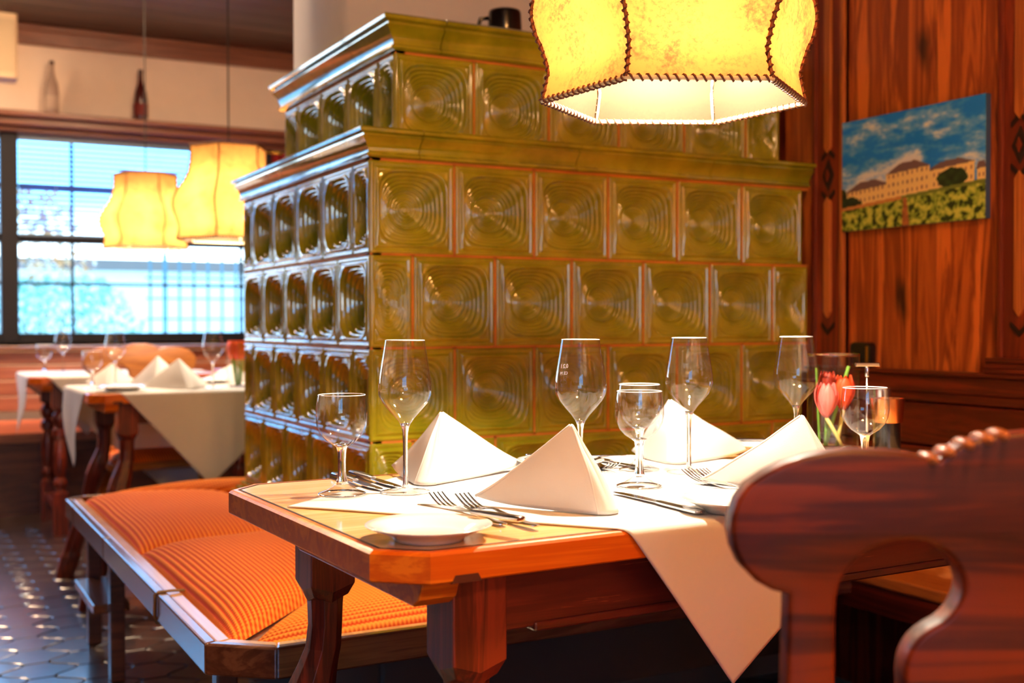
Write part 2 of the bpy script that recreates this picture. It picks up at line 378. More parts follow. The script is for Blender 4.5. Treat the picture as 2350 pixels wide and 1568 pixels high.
MBt.build('window_head', plain('pale_head', (150, 170, 210), .4), win)
for x0, x1 in ((.53, .625), (-.52, -.43), (2.06, 2.12), (WX0, WX0+.06)):
    box(x0, x1, YB-.01, YB+.1, WZ0, WZ1).build('window_post', WFRAME, win, bevel=.005)
for xa, xb, vs_ in ((.625, 2.06, (.922, 1.275, 1.63, 1.93)), (-.43, .53, (-.11, .21)), (-1.29, -.52, (-.9,))):
    box(xa, xb, YB+.02, YB+.085, 1.475, 1.52).build('window_rail', WFRAME, win)
    for x in vs_:
        if x in (1.275, 1.63): continue
        box(x-.008, x+.008, YB+.03, YB+.06, WZ0+.05, WZ1-.03).build('glazing_bar', WFRAME, win)
    for z in (1.235, 1.80):
        box(xa, xb, YB+.03, YB+.06, z-.008, z+.008).build('glazing_bar', WFRAME, win)
    xs = [xa]+[v for v in vs_ if v not in (1.275, 1.63)]+[xb]
    for a, b in zip(xs, xs[1:]):
        for za, zb in ((WZ0+.055, 1.235), (1.235, 1.475), (1.52, 1.80), (1.80, WZ1-.03)):
            box(a, b, YB+.043, YB+.047, za, zb).build('window_pane', PANE, win)
# blinds inside the upper panes
def blind(x0, x1, label):
    t = thing('venetian_blind', label, 'blind', ((x0+x1)/2, YB+.005, 2.06))
    h = (x1-x0)/2
    MB().box(-h, h, -.012, .012, 0, .02).build('head_rail', plain('rail_grey', (120, 150, 180), .4), t)
    s0 = MB().grid(lambda u, v: (lerp(-h, h, u), (v-.5)*.022, (v-.5)*.017+.002*math.sin(PI*v)), 1, 4).build('slat', BLIND, t, smooth=True, loc=(0, 0, -.02))
    n = 18
    for k in range(1, n):
        c = s0.copy(); COL.objects.link(c); c.location = (0, 0, -.02-k*.029)
    MB().box(-h, h, -.01, .01, -.02-n*.029-.008, -.02-n*.029+.006).build('bottom_rail', plain('rail_grey', (120, 150, 180), .4), t)
    for x in (-h*.72, h*.1, h*.75):
        MB().tube([(x, -.014, 0), (x, -.014, -.54)], .0012, 5).build('ladder_cord', plain('cord_white', (190, 205, 220), .7), t)
    return t
blind(.63, 2.055, 'venetian blind, sky blue painted into its slats, half lowered in the right window behind the pendant lamps')
blind(-.42, .525, 'venetian blind half lowered in the window left of the dark post')
# left wall
struct(box(XL-.15, XL, YF, YB, 0, ZC), 'wall_left', PLASTER)
for k in range(24):
    struct(box(XL, XL+.02, YF+.01+k*.43, YF+.43+k*.43, 0, 1.5), 'wainscot_board', WSTILE, bpy.data.objects['wall_left'])
# front wall behind the camera, with a window
struct(MB().box(XL-.1, XW+.15, YF-.1, YF, 0, .9).box(XL-.1, XW+.15, YF-.1, YF, 2.1, ZC).box(XL-.1, -2.7, YF-.1, YF, .9, 2.1).box(-.8, XW+.15, YF-.1, YF, .9, 2.1), 'wall_front', PLASTER)
w2 = struct(box(-2.7, -.8, YF-.09, YF-.02, .9, .95), 'window_2', WFRAME)
for x in (-2.7, -2.23, -1.76, -1.29, -.86):
    box(x, x+.06, YF-.08, YF-.03, .95, 2.1).build('window_post', WFRAME, w2)
    if x < -1: box(x+.06, x+.47, YF-.056, YF-.052, .95, 2.1).build('window_pane', PANE, w2)
# right panelled wall
wr = struct(box(XW, XW+.15, YF, YB, 0, ZC), 'wall_right', WSTILE)
WRX = XW-.0
def planks(y1, y0, cuts, z0, z1):
    ys = [y1]+list(cuts)+[y0]
    for a, b in zip(ys, ys[1:]):
        d = random.uniform(-.0015, .0015)
        box(XW-.012+d, XW, b+.0012, a-.0012, z0, z1).build('plank', WPANEL, wr, bevel=.0015)
def stile(yc, hw):
    box(XW-.022, XW, yc-hw, yc+hw, .87, ZC).build('stile', WSTILE, wr, bevel=.004)
    # ogee fillets
    for s in (-1, 1):
        box(XW-.028, XW, yc+s*hw-(.016 if s > 0 else 0), yc+s*hw+(0 if s > 0 else .016), .87, ZC).build('fillet', WSTRIP if s < 0 else WSTILE, wr, bevel=.004)
    # raised strips with pointed ends, dark carved diamonds between them
    def strip(za, zb, ca, cb):
        p = [(yc-.013, za+.0), (yc, za-.02), (yc+.013, za), (yc+.013, zb), (yc, zb+.02), (yc-.013, zb)]
        MB().prism([(yc-.013, za), (yc, za-.018), (yc+.013, za), (yc+.013, zb), (yc, zb+.018), (yc-.013, zb)], XW-.030, XW-.02, 'x').build('moulding_strip', WSTRIP, wr, bevel=.002)
    strip(1.03, 1.335, 1, 1); strip(1.49, 2.6, 1, 1)
    for zc, hz in ((1.412, .045),):
        MB().prism([(yc-.022, zc), (yc, zc-hz), (yc+.022, zc), (yc, zc+hz)], XW-.0265, XW-.02, 'x').build('carved_diamond', IRON, wr, bevel=.002)
        MB().prism([(yc-.008, zc), (yc, zc-.018), (yc+.008, zc), (yc, zc+.018)], XW-.030, XW-.02, 'x').build('diamond_centre', WSTILE, wr)
    for z, s in ((1.37, 1), (1.455, -1), (1.0, 1)):
        MB().prism([(yc-.024, z), (yc, z-.022*s), (yc+.024, z), (yc+.024, z-.012*s), (yc, z-.034*s), (yc-.024, z-.012*s)][::1 if s > 0 else -1], XW-.0265, XW-.02, 'x').build('carved_chevron', IRON, wr)
PITCH = .625
for k in range(5):
    o = -k*PITCH
    stile(2.43+o, .062)
    planks(2.366+o, 1.868+o, [2.247+o, 2.06+o, 1.925+o] if k % 2 == 0 else [2.2+o, 2.03+o], .86, ZC)
box(XW-.012, XW, 2.494, 2.62, .86, ZC).build('plank', WPANEL, wr)
box(XW-.012, XW, 2.622, 3.3, 1.7, ZC).build('plank', WPANEL, wr)
struct(MB().box(XW-.045, XW-.001, -.9, 2.49, .825, .868).box(XW-.06, XW-.001, -.9, 2.49, .868, .878).box(XW-.035, XW-.001, -.9, 2.49, .80, .825), 'trim_3', WDARK, bevel=.004)
struct(MB().box(XW-.055, XW-.0, 1.30, 1.88, .878, .89).box(XW-.05, XW, 1.30, 1.88, .89, .905).box(XW-.058, XW, 1.30, 1.875, .905, .915), 'trim_4', WDARK, bevel=.003)
# ------------------------------------------------------------------ outside
gp = tag(MB().box(-14, 22, YB+.3, 40, -.3, -.25).build('ground', plain('pale_paving', (205, 205, 198), .9, var=.1)), 'pale paved yard outside the window', 'ground'); gp['kind'] = 'structure'
hb = thing('garden_house', 'pale rendered house front seen outside the window behind the trellis', 'building', (4.0, 17, -.25))
MB().box(-2.9, 5.5, 0, 3, 0, 2.0).build('wall', plain('house_render', (236, 236, 226), .9), hb)
MB().box(-3.1, 5.7, -.3, 3.3, 2.0, 2.15).build('roof', plain('house_roof', (120, 96, 84), .8), hb)
for x in (1.6, 3.4):
    box(x, x+.6, -.03, .05, 1.0, 1.7).build('window', plain('house_window', (190, 214, 222), .2), hb)
tr = thing('trellis_fence', 'teal garden trellis with square grid standing outside the window', 'fence', (1.88, 9.5, -.25))
TEAL = plain('teal_wood', (70, 112, 124), .7)
for k in range(8):
    box(k*.115-.09-(.008 if k == 1 else 0), k*.115-.076+(.008 if k == 1 else 0), -.012, .012, 0, 1.86).build('upright', TEAL, tr)
for k in range(8):
    box(-.12, .78, -.02, -.012, .62+k*.165, .634+k*.165).build('crossbar', TEAL, tr)
def shrub(name, label, cx, cy_, r, zc, h, n, cols):
    t = thing(name, label, 'shrub', (cx, cy_, -.25))
    for ci, c in enumerate(cols):
        m = MB()
        for _ in range(n//len(cols)):
            a = random.uniform(0, 2*PI); q = random.random()**.4; zz = random.uniform(-1, 1)
            rr = r*q*math.sqrt(max(0, 1-zz*zz*.8)); x = rr*math.cos(a); y = rr*math.sin(a)*.6; z = zc+h*zz
            s = random.uniform(.02, .05); n1 = Vector((random.uniform(-1, 1), random.uniform(-1, 1), random.uniform(-1, 1))).normalized(); n2 = n1.cross(Vector((0, .3, 1))).normalized()
            P = Vector((x, y, z)); m.add([P-n1*s, P+n2*s*.6, P+n1*s, P-n2*s*.6], [(0, 1, 2, 3)])
        m.build('foliage', plain('leaf_%d%s' % (ci, name), c, .7), t, kind='stuff')
    for k in range(5):
        MB().tube([(0, 0, 0), (random.uniform(-.3, .3)*r, 0, zc*.6), (random.uniform(-.8, .8)*r, random.uniform(-.3, .3)*r, zc+h*.5)], [.02, .013, .006], 6).build('stem', plain('bark', (110, 88, 74), .8), t)
shrub('autumn_shrub', 'orange autumn shrub outside the left part of the window', .85, 9.9, .62, 1.55, .75, 1500, [(236, 186, 140), (222, 152, 96), (240, 225, 210)])
shrub('green_shrub', 'pale green shrub growing low outside the window', 1.10, 9.2, .60, 1.15, .45, 1500, [(170, 214, 196), (206, 228, 220), (140, 190, 170)])
# ================================================================== TILED STOVE
X0, Y0 = .965, 2.501; TW = .219; RH = .2195
def stove_tile(wd, ht, N):
    nx = max(14, int(N*wd/.214)); nz = N
    def fn(u, v):
        a = u*2-1; b = v*2-1
        r2 = math.sqrt(a*a+b*b); r6 = (abs(a)**5+abs(b)**5)**.2
        s = lerp(r2, r6, sm(.25, .9, r6)); mx = max(abs(a), abs(b))
        asp = wd/ht; ex = (1-abs(a))*wd/2; ez = (1-abs(b))*ht/2; e = min(ex, ez)
        d = 0
        d -= -.0035*(1-sm(0, .004, e))                       # rounded arris
        d += .0028*math.exp(-((e-.0115)/.0022)**2)            # groove round the tile
        d -= .0016*math.exp(-((e-.018)/.003)**2)
        S = .80
        if s < S:
            q = s/S
            D0 = .052 if asp > .8 else .026
            prof = 1-q**2.6
            d += D0*prof
            d -= .0058*math.exp(-((q-.53)/.038)**2)*(1 if asp > .8 else .5)
            ang = math.atan2(b, a)
            if q < .5:
                d += .0017*math.cos(2*PI*q/.1-ang)*sm(0, .06, q)
            else:
                d += .0027*math.cos(2*PI*(q-.5)/.09+.4*math.sin(ang*2))*(1-sm(.93, 1.0, q))
        else:
            d -= .0022*math.exp(-((s-S-.02)/.03)**2)
        return (a*wd/2, d, b*ht/2)
    m = MB().grid(fn, nx, nz)
    # skirt
    o = len(m.v); ring = [i for i in range(nx+1)]+[j*(nx+1)+nx for j in range(1, nz+1)]+[nz*(nx+1)+i for i in range(nx-1, -1, -1)]+[j*(nx+1) for j in range(nz-1, 0, -1)]
    back = [(m.v[i][0], .016, m.v[i][2]) for i in ring]
    n = len(ring); m.v += back
    m.f += [(ring[k], o+k, o+(k+1) % n, ring[(k+1) % n]) for k in range(n)]
    return m
stove = thing('tiled_stove', 'large two-tier stove clad in olive green glazed dish tiles', 'stove', (X0+.5, Y0+.5, 0))
def smesh(mb, mat, name='tile'):
    me = bpy.data.meshes.new(name); me.from_pydata(mb.v, [], mb.f); me.materials.append(mat)
    me.polygons.foreach_set('use_smooth', [True]*len(me.polygons)); return me
G = .005
full = smesh(stove_tile(TW-G, RH-G, 150), GLAZE); half = smesh(stove_tile(TW/2-G, RH-G, 140), GLAZE)
SI = WM(stove).inverted()
def put_tile(me, x, y, z, rz):
    o = bpy.data.objects.new('tile', me); COL.objects.link(o); o.parent = stove
    o.matrix_parent_inverse = SI; o.location = (x, y, z); o.rotation_euler = (random.uniform(-.004, .004), 0, rz+random.uniform(-.004, .004))
partial = {}
def row(face, x0, y0, z, length, start_half, maxlen):
    pos = 0
    if start_half:
        seg = [TW/2]
    else: seg = []
    while sum(seg)+TW <= maxlen+.002: seg.append(TW)
    remn = maxlen-sum(seg)
    if remn > .03: seg.append(remn)
    for s in seg:
        c = pos+s/2
        if abs(s-TW) < 1e-6: me = full
        elif abs(s-TW/2) < 1e-6: me = half
        else:
            key = round(s, 3)
            if key not in partial: partial[key] = smesh(stove_tile(s-G, RH-G, 110), GLAZE)
            me = partial[key]
        if face == 'f': put_tile(me, x0+c, y0, z, 0)
        else: put_tile(me, x0, y0+c, z, -PI/2)
        pos += s
    return seg
gm = MB()
LF = XW-X0-.031; LL = 1.095
rows = [(1.2705, False), (1.051, True), (.8315, False), (.612, True)]
def grout_row(face, x0, y0, z, seg):
    p = 0; d0, d1 = .0035, .03
    for s in seg[:-1]:
        p += s
        if face == 'f': gm.box(x0+p-.004, x0+p+.004, y0+d0, y0+d1, z-RH/2, z+RH/2)
        else: gm.box(x0+d0, x0+d1, y0+p-.004, y0+p+.004, z-RH/2, z+RH/2)
for z, hf in rows:
    grout_row('f', X0, Y0, z, row('f', X0, Y0, z, 0, hf, LF))
    grout_row('l', X0, Y0, z, row('l', X0, Y0, z, 0, not hf, LL))
for z in (1.3805, 1.161, .9415, .722, .502):
    gm.box(X0+.0035, XW-.031, Y0+.0035, Y0+.03, z-.004, z+.004); gm.box(X0+.0035, X0+.03, Y0+.0035, Y0+LL, z-.004, z+.004)
gm.box(X0+.003, X0+.008, Y0+.003, Y0+.008, .502, 1.381)
UX, UY = 1.077, 2.62; UL = .90; UZ = 1.5535
grout_row('f', UX, UY, UZ, row('f', UX, UY, UZ, 0, False, XW-UX-.031))
grout_row('l', UX, UY, UZ, row('l', UX, UY, UZ, 0, True, UL))
for z in (1.663, 1.4437):
    gm.box(UX+.0035, XW-.031, UY+.0035, UY+.03, z-.004, z+.004); gm.box(UX+.0035, UX+.03, UY+.0035, UY+UL, z-.004, z+.004)
gm.box(UX+.003, UX+.008, UY+.003, UY+.008, 1.44, 1.663)
gm.build('grout', GROUT, stove, world=True)
MB().box(X0+.065, XW-.031, Y0+.065, Y0+LL-.01, .50, 1.40).box(UX+.065, XW-.031, UY+.065, UY+UL-.01, 1.40, 1.68).build('masonry_core', GROUT, stove, world=True)
# far faces
MB().box(X0+.02, XW-.031, Y0+LL-.012, Y0+LL, .50, 1.381).box(UX+.02, XW-.031, UY+UL-.012, UY+UL, 1.44, 1.663).build('rear_cladding', GLAZE, stove, world=True)
def prof_low(t):  # (projection, z) from bottom 0 to top 1
    pts = [(.004, 0), (.009, .05), (.009, .12), (.003, .17), (.005, .3), (.012, .48), (.022, .62), (.026, .68), (.020, .72), (.021, .78), (.032, .84), (.034, .93), (.030, 1.0)]
    return pts
def cornice(face, x0, y0, s0, s1, z0, h, k=1.0, mitre=False):
    g = .0012; pts = prof_low(0); rings = []
    def ring(s, mt):
        r_ = []
        for e, t in pts:
            e *= k; ss = s-(e if mt else 0)
            r_.append((x0+ss, y0-e, z0+t*h) if face == 'f' else (x0-e, y0+ss, z0+t*h))
        for e, t in ((-.03, 1.0), (-.03, 0)):
            ss = s-(e if mt else 0)
            r_.append((x0+ss, y0-e, z0+t*h) if face == 'f' else (x0-e, y0+ss, z0+t*h))
        return r_
    return MB().loft([ring(s0+(0 if mitre else g), mitre), ring(s1-g, False)])
def corn_run(face, x0, y0, z0, h, cuts, k=1.0):
    for i, (a, b) in enumerate(zip(cuts, cuts[1:])):
        cornice(face, x0, y0, a, b, z0, h, k, i == 0).build('cornice_tile', GLAZE, stove, world=True, autos=50)
corn_run('f', X0, Y0, 1.385, .065, [0, .124, .556, .98, XW-X0-.031])
corn_run('l', X0, Y0, 1.385, .065, [0, .264, .481, .70, .915, LL+.015])
corn_run('f', UX, UY, 1.668, .078, [0, .123, .55, .97, XW-UX-.031], 1.25)
corn_run('l', UX, UY, 1.668, .078, [0, .25, .47, .69, UL+.03], 1.25)
MB().box(X0+.0, XW-.031, Y0+.0, Y0+LL, 1.437, 1.447).build('ledge_slab', GLAZE, stove, world=True)
MB().box(UX+.0, XW-.031, UY+.0, UY+UL, 1.732, 1.742).build('top_slab', GLAZE, stove, world=True)
# base moulding + plaster foot
corn = MB()
for e, za, zb in ((.035, .455, .475), (.022, .475, .488), (.010, .488, .502)):
    corn.box(X0-e, XW-.031, Y0-e, Y0+LL+e, za, zb)
corn.build('base_moulding', GLAZE, stove, world=True, bevel=.003)
MB().box(X0+.03, XW-.031, Y0+.03, Y0+LL, 0, .455).build('plastered_foot', plain('grey_foot', (92, 88, 86), .8), stove, world=True)
# chimney breast
ch = MB().box(1.13, XW-.001, 3.14, 3.62, 1.7475, ZC, .03)
struct(ch, 'wall_chimney', PLASTERW, autos=60)
# black mug on stove
def mug(loc):
    t = thing('black_mug', 'black ceramic mug with a pale rim standing on top of the stove', 'mug', loc, 2.6)
    MB().lathe([(0, 0), (.043, 0), (.046, .004), (.047, .05), (.045, .1), (.043, .106), (.040, .106), (.041, .1), (.042, .01), (0, .008)], 28).build('body', BLACKIN, t, smooth=True)
    MB().tube([(.045, 0, .09), (.066, 0, .088), (.074, 0, .06), (.068, 0, .03), (.045, 0, .02)], .006, 8).build('handle', BLACKIN, t, smooth=True)
    MB().lathe([(.0435, .1065), (.0415, .1085), (.0395, .1065)], 28).build('rim', plain('mug_rim', (200, 190, 180), .3), t, smooth=True)
mug((1.47, 2.786, 1.742))
# ================================================================== STOVE BENCH
bench = thing('stove_bench', 'wooden bench wrapped around the stove with orange woven cushions', 'bench', (.7, 2.2, 0))
def brail(poly, z0, z1, name, mat):
    MB().prism(poly, z0, z1).build(name, mat, bench, world=True, bevel=.004)
bz0, bz1 = .40, .455
xo, yo, yf = .458, 1.882, 3.86
ring_o = [(xo, yo+.085), (xo+.10, yo)]
w_ = .022
# outer rail pieces
brail([(xo, yo+.085), (xo+w_, yo+.085+.008), (xo+w_, 2.38), (xo, 2.38)], bz0, bz1, 'side_rail', WBENCH)
brail([(xo, 2.384), (xo+w_, 2.384), (xo+w_, 3.06), (xo, 3.06)], bz0, bz1, 'side_rail', WBENCH)
brail([(xo, 3.064), (xo+w_, 3.064), (xo+w_, 3.62), (xo, 3.62)], bz0, bz1, 'side_rail', WBENCH)
brail([(xo, 3.624), (xo+w_, 3.624), (xo+w_, yf-.06), (xo, yf-.06)], bz0, bz1, 'side_rail', WBENCH)
brail([(xo, yo+.085), (xo+.10, yo), (xo+.107, yo+w_), (xo+w_, yo+.093)], bz0, bz1, 'corner_rail', WBENCHX)
brail([(xo+.10, yo), (1.86, yo), (1.86, yo+w_), (xo+.107, yo+w_)], bz0, bz1, 'front_rail', WBENCHX)
brail([(xo, yf-.06), (xo+w_, yf-.06), (xo+.06+.008, yf-w_), (xo+.06, yf)], bz0, bz1, 'corner_rail', WBENCHX)
brail([(xo+.06, yf-w_), (1.5, yf-w_), (1.5, yf), (xo+.06, yf)], bz0, bz1, 'back_rail', WBENCHX)
# lighter inner ledge
brail([(xo+w_, yo+.093), (xo+.05, yo+.105), (xo+.05, yf-.06), (xo+w_, yf-.06)], .43, .452, 'inner_ledge', WINNER)
brail([(xo+w_, yo+.093), (xo+.107, yo+w_), (xo+.115, yo+.048), (xo+.05, yo+.105)], .43, .452, 'inner_ledge', WINNER)
brail([(xo+.107, yo+w_), (1.86, yo+w_), (1.86, yo+.048), (xo+.115, yo+.048)], .43, .452, 'inner_ledge', WINNER)
# seat board
brail([(xo+.03, yo+.12), (xo+.12, yo+.03), (1.86, yo+.03), (1.86, Y0-.03), (X0-.035, Y0-.03), (X0-.035, Y0+LL+.03), (1.4, Y0+LL+.03), (1.4, yf-.03), (xo+.03, yf-.03)], .415, .435, 'seat_board', WDARKX)
def cushion(quad, name_lbl, mat, ribaxis, H=.05, nu=40, nv=40, base=.438):
    P = [Vector(p) for p in quad]
    def fn(u, v):
        p = P[0]*(1-u)*(1-v)+P[1]*u*(1-v)+P[2]*u*v+P[3]*(1-u)*v
        a = u*2-1; b = v*2-1
        h = (1-abs(a)**4)**.5*(1-abs(b)**4)**.5
        c = p.x if ribaxis == 'y' else p.y
        z = base+H*h+.0042*abs(math.sin(PI*c/.011))*min(1, h*3)+.004*noise.noise(Vector((p.x*5, p.y*5, 1)))*h
        return (p.x, p.y, z)
    m = MB().grid(fn, nu, nv)
    return m.build('cushion', mat, bench, world=True, smooth=True)
ci, co = X0-.037, xo+.052
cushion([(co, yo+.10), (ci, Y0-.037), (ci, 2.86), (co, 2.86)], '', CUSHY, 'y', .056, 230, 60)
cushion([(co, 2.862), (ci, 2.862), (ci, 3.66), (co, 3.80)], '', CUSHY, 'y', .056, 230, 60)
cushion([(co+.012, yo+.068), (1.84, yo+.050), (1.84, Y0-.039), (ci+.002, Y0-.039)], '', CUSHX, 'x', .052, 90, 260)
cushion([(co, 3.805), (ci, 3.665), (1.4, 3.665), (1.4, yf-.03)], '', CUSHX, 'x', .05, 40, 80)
# straps over the rail
for y in (2.38,):
    MB().tube([(co+.01, y, .455), (co-.02, y, .4575), (xo+.004, y, .4575), (xo-.004, y, .452), (xo-.004, y, .41), (xo, y, .395), (xo+.03, y, .393)], .0028, 6).build('strap', plain('ochre_strap', (120, 84, 40), .6), bench, world=True, smooth=True)
# legs and stretchers
for y in (3.36, 3.78, 2.15):
    MB().box(xo+.06, xo+.10, y-.02, y+.02, 0, .415).build('leg', WDARKX, bench, world=True, bevel=.004)
MB().box(xo+.02, xo+.12, 3.38, 3.76, .185, .21).build('stretcher', WBENCH, bench, world=True, bevel=.003)
for x in (.62, 1.75):
    MB().box(x, x+.045, yo+.04, yo+.085, 0, .415).build('leg', WBENCHX, bench, world=True, bevel=.004)
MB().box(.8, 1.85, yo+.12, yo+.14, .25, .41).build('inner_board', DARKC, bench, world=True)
# wall bench along the panelled wall
wbn = thing('wall_bench', 'dark red wooden bench with boarded back along the panelled wall', 'bench', (2.1, 1.0, 0))
for z0, z1, mt in ((.69, .795, WDARK), (.585, .685, WDARK), (.48, .58, WDARK)):
    MB().box(XW-.035, XW-.002, -.8, 2.48, z0, z1).build('back_board', mt, wbn, world=True, bevel=.006)
MB().box(1.885, 2.29, -.8, 2.46, .42, .448).build('seat_board', wood('wall_bench_seat', (190, 104, 50), (224, 140, 74), 'y', .8, .35, .3), wbn, world=True, bevel=.005)
MB().box(1.89, 1.915, -.8, 2.44, .36, .42).build('front_rail', WDARK, wbn, world=True)
for y in (-.6, .6, 1.7):
    MB().box(1.92, 1.965, y, y+.045, 0, .42).build('leg', WDARK, wbn, world=True)
    MB().box(2.2, 2.245, y, y+.045, 0, .42).build('leg', WDARK, wbn, world=True)
# ================================================================== TABLES
def frame_pt(o, rz, u, v, z=0):
    c, s = math.cos(rz), math.sin(rz); return Vector((o[0]+u*c-v*s, o[1]+u*s+v*c, z))
TZ = .753
def chamf(L, W, a, b, ins=0):
    i = ins; k = ins*.42
    return [(a+k, i), (L-a-k, i), (L-i, b+k), (L-i, W-b-k), (L-a-k, W-i), (a+k, W-i), (i, W-b-k), (i, b+k)]
def turned_leg(par, u, v, su, sv, style, mat):
    m = MB(); zt = .716; zb = .592; s = .035
    if style == 'oct':
        # square block with ogee-cut lower end
        def sq(z, k, cut): return [(u+k*x*s, v+k*y*s, z) for x, y in ((-1, -1), (1, -1), (1, 1), (-1, 1))]
        n = 8
        def ring(z, k):
            pts = []
            for q in range(4):
                (x0, y0), (x1, y1) = [((-1, -1)), ((1, -1)), ((1, 1)), ((-1, 1))][q], [((1, -1)), ((1, 1)), ((-1, 1)), ((-1, -1))][q]
                for t in (0, .5):
                    pts.append((u+s*k*lerp(x0, x1, t), v+s*k*lerp(y0, y1, t), z-(.012 if t == .5 and z < .65 else 0)))
            return pts
        m.loft([ring(zt, 1), ring(zb+.035, 1), ring(zb+.018, 1), ring(zb, .78)])
        b = m.build('leg_block', mat, par, bevel=.0015)
        prof = [(.60, .029), (.575, .027), (.545, .026), (.51, .027), (.485, .030), (.45, .037), (.41, .040), (.37, .036), (.32, .029), (.26, .027), (.2, .032), (.14, .036), (.1, .034), (.08, .04), (.04, .04), (0, .036)]
        r = [[(u+su*max(0,.52-z)*.28+rr*math.cos(2*PI*i/8+PI/8), v+sv*max(0,.52-z)*.12+rr*math.sin(2*PI*i/8+PI/8), z) for i in range(8)] for z, rr in prof]
        lg_ = MB().loft(r).build('leg', mat, par, bevel=.001); b.parent = lg_
    else:
        b = MB().box(u-s, u+s, v-s, v+s, .60, zt, .004).build('leg_block', mat, par)
        prof = [(.03, .60), (.018, .59), (.03, .575), (.036, .55), (.03, .53), (.018, .515), (.034, .50), (.034, .47), (.02, .455), (.028, .42), (.032, .36), (.026, .30), (.02, .27), (.03, .255), (.03, .235), (.02, .22), (.026, .20)]
        MB().lathe([(r, z) for r, z in prof], 16, (u, v, 0)).box(u-.033, u+.033, v-.033, v+.033, .0, .20, .003).build('leg', mat, par, autos=40); b.parent = par.children[-1] if False else b.parent
def table(name, label, o, rz, L, W, style='oct', group=None):
    t = thing(name, label, 'table', (o[0], o[1], 0), rz, group)
    a, b = .05, .052 if style != 'oct' else .048
    tp_ = MB().prism(chamf(L, W, a, b, .0155), TZ-.02, TZ).build('table_top', WTOP_P, t, bevel=.0012)
    # edge frame: outer body below plus rim ring
    o1 = chamf(L, W, a, b); o2 = chamf(L, W, a, b, .003); i1 = chamf(L, W, a, b, .013); n = 8
    m = MB()
    rings = [[(x, y, TZ-.035) for x, y in chamf(L, W, a, b, .002)], [(x, y, TZ-.033) for x, y in o1], [(x, y, TZ-.004) for x, y in o1],
             [(x, y, TZ-.001) for x, y in o2], [(x, y, TZ) for x, y in chamf(L, W, a, b, .006)], [(x, y, TZ) for x, y in i1], [(x, y, TZ-.004) for x, y in i1], [(x, y, TZ-.004) for x, y in chamf(L, W, a, b, .03)]]
    m.loft(rings, True, True)
    ef_ = m.build('edge_frame', WTOP_E, t)
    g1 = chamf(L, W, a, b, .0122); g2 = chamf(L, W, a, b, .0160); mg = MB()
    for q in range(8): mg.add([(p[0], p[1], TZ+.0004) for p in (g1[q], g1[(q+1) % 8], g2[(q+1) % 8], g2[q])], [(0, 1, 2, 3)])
    mg.build('groove_shade', plain('groove_shade_paint', (40, 20, 12), .7), tp_)  # dark strip lying flush, paints the shade of the groove
    # cleats under both ends, rounded tips
    for u in (.055, L-.102):
        pts = [(.032, TZ-.035), (.033, TZ-.045), (.040, TZ-.060), (.055, TZ-.070), (W-.20, TZ-.070), (W-.185, TZ-.064), (W-.175, TZ-.052), (W-.17, TZ-.035)]
        m = MB().prism([(p[0], p[1]) for p in pts], u, u+.047, 'x'); m.build('cleat', WTOP_E, t, bevel=.002)
    for v in (.062, W-.062):
        pts = [(.125, TZ-.035), (L-.125, TZ-.035), (L-.125, TZ-.112), (.125, TZ-.112)]
        ap_ = MB().prism(pts, v-.011, v+.011, 'y').build('apron', WAPR, t, bevel=.002)
        MB().box(.21, L-.21, v-.014, v+.012, TZ-.118, TZ-.106).build('apron_bead', WAPR, ap_, bevel=.003)
    MB().prism([(.075, TZ-.036), (.080, TZ-.027), (.108, TZ-.027), (.113, TZ-.036)], -.0006, .01, 'y').build('dovetail', plain('dark_inlay', (78, 34, 22), .5), ef_)
    for u, su in ((.137, -1), (L-.137, 1)):
        for v, sv in ((.083, -1), (W-.083, 1)):
            turned_leg(t, u, v, su, sv, style, WLEG)
    MB().box(.115, L-.115, W/2-.02, W/2+.02, .10, .14).build('stretcher', WLEG, t, bevel=.003)
    for u in (.137, L-.137): MB().box(u-.02, u+.02, .08, W-.08, .10, .139).build('stretcher', WLEG, t, bevel=.003)
    return t
R2 = math.radians(2.0)
OM = (.4525, 1.1234); LM, WM_ = 1.27, .625
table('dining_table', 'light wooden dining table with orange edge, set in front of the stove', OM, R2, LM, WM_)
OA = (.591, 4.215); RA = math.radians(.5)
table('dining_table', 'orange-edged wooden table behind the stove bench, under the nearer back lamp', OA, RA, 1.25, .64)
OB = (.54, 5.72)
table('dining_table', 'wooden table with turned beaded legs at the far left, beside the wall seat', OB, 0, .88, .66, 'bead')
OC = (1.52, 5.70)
table('dining_table', 'far wooden table behind the honey chairs, near the window', OC, 0, .74, .66, 'bead')

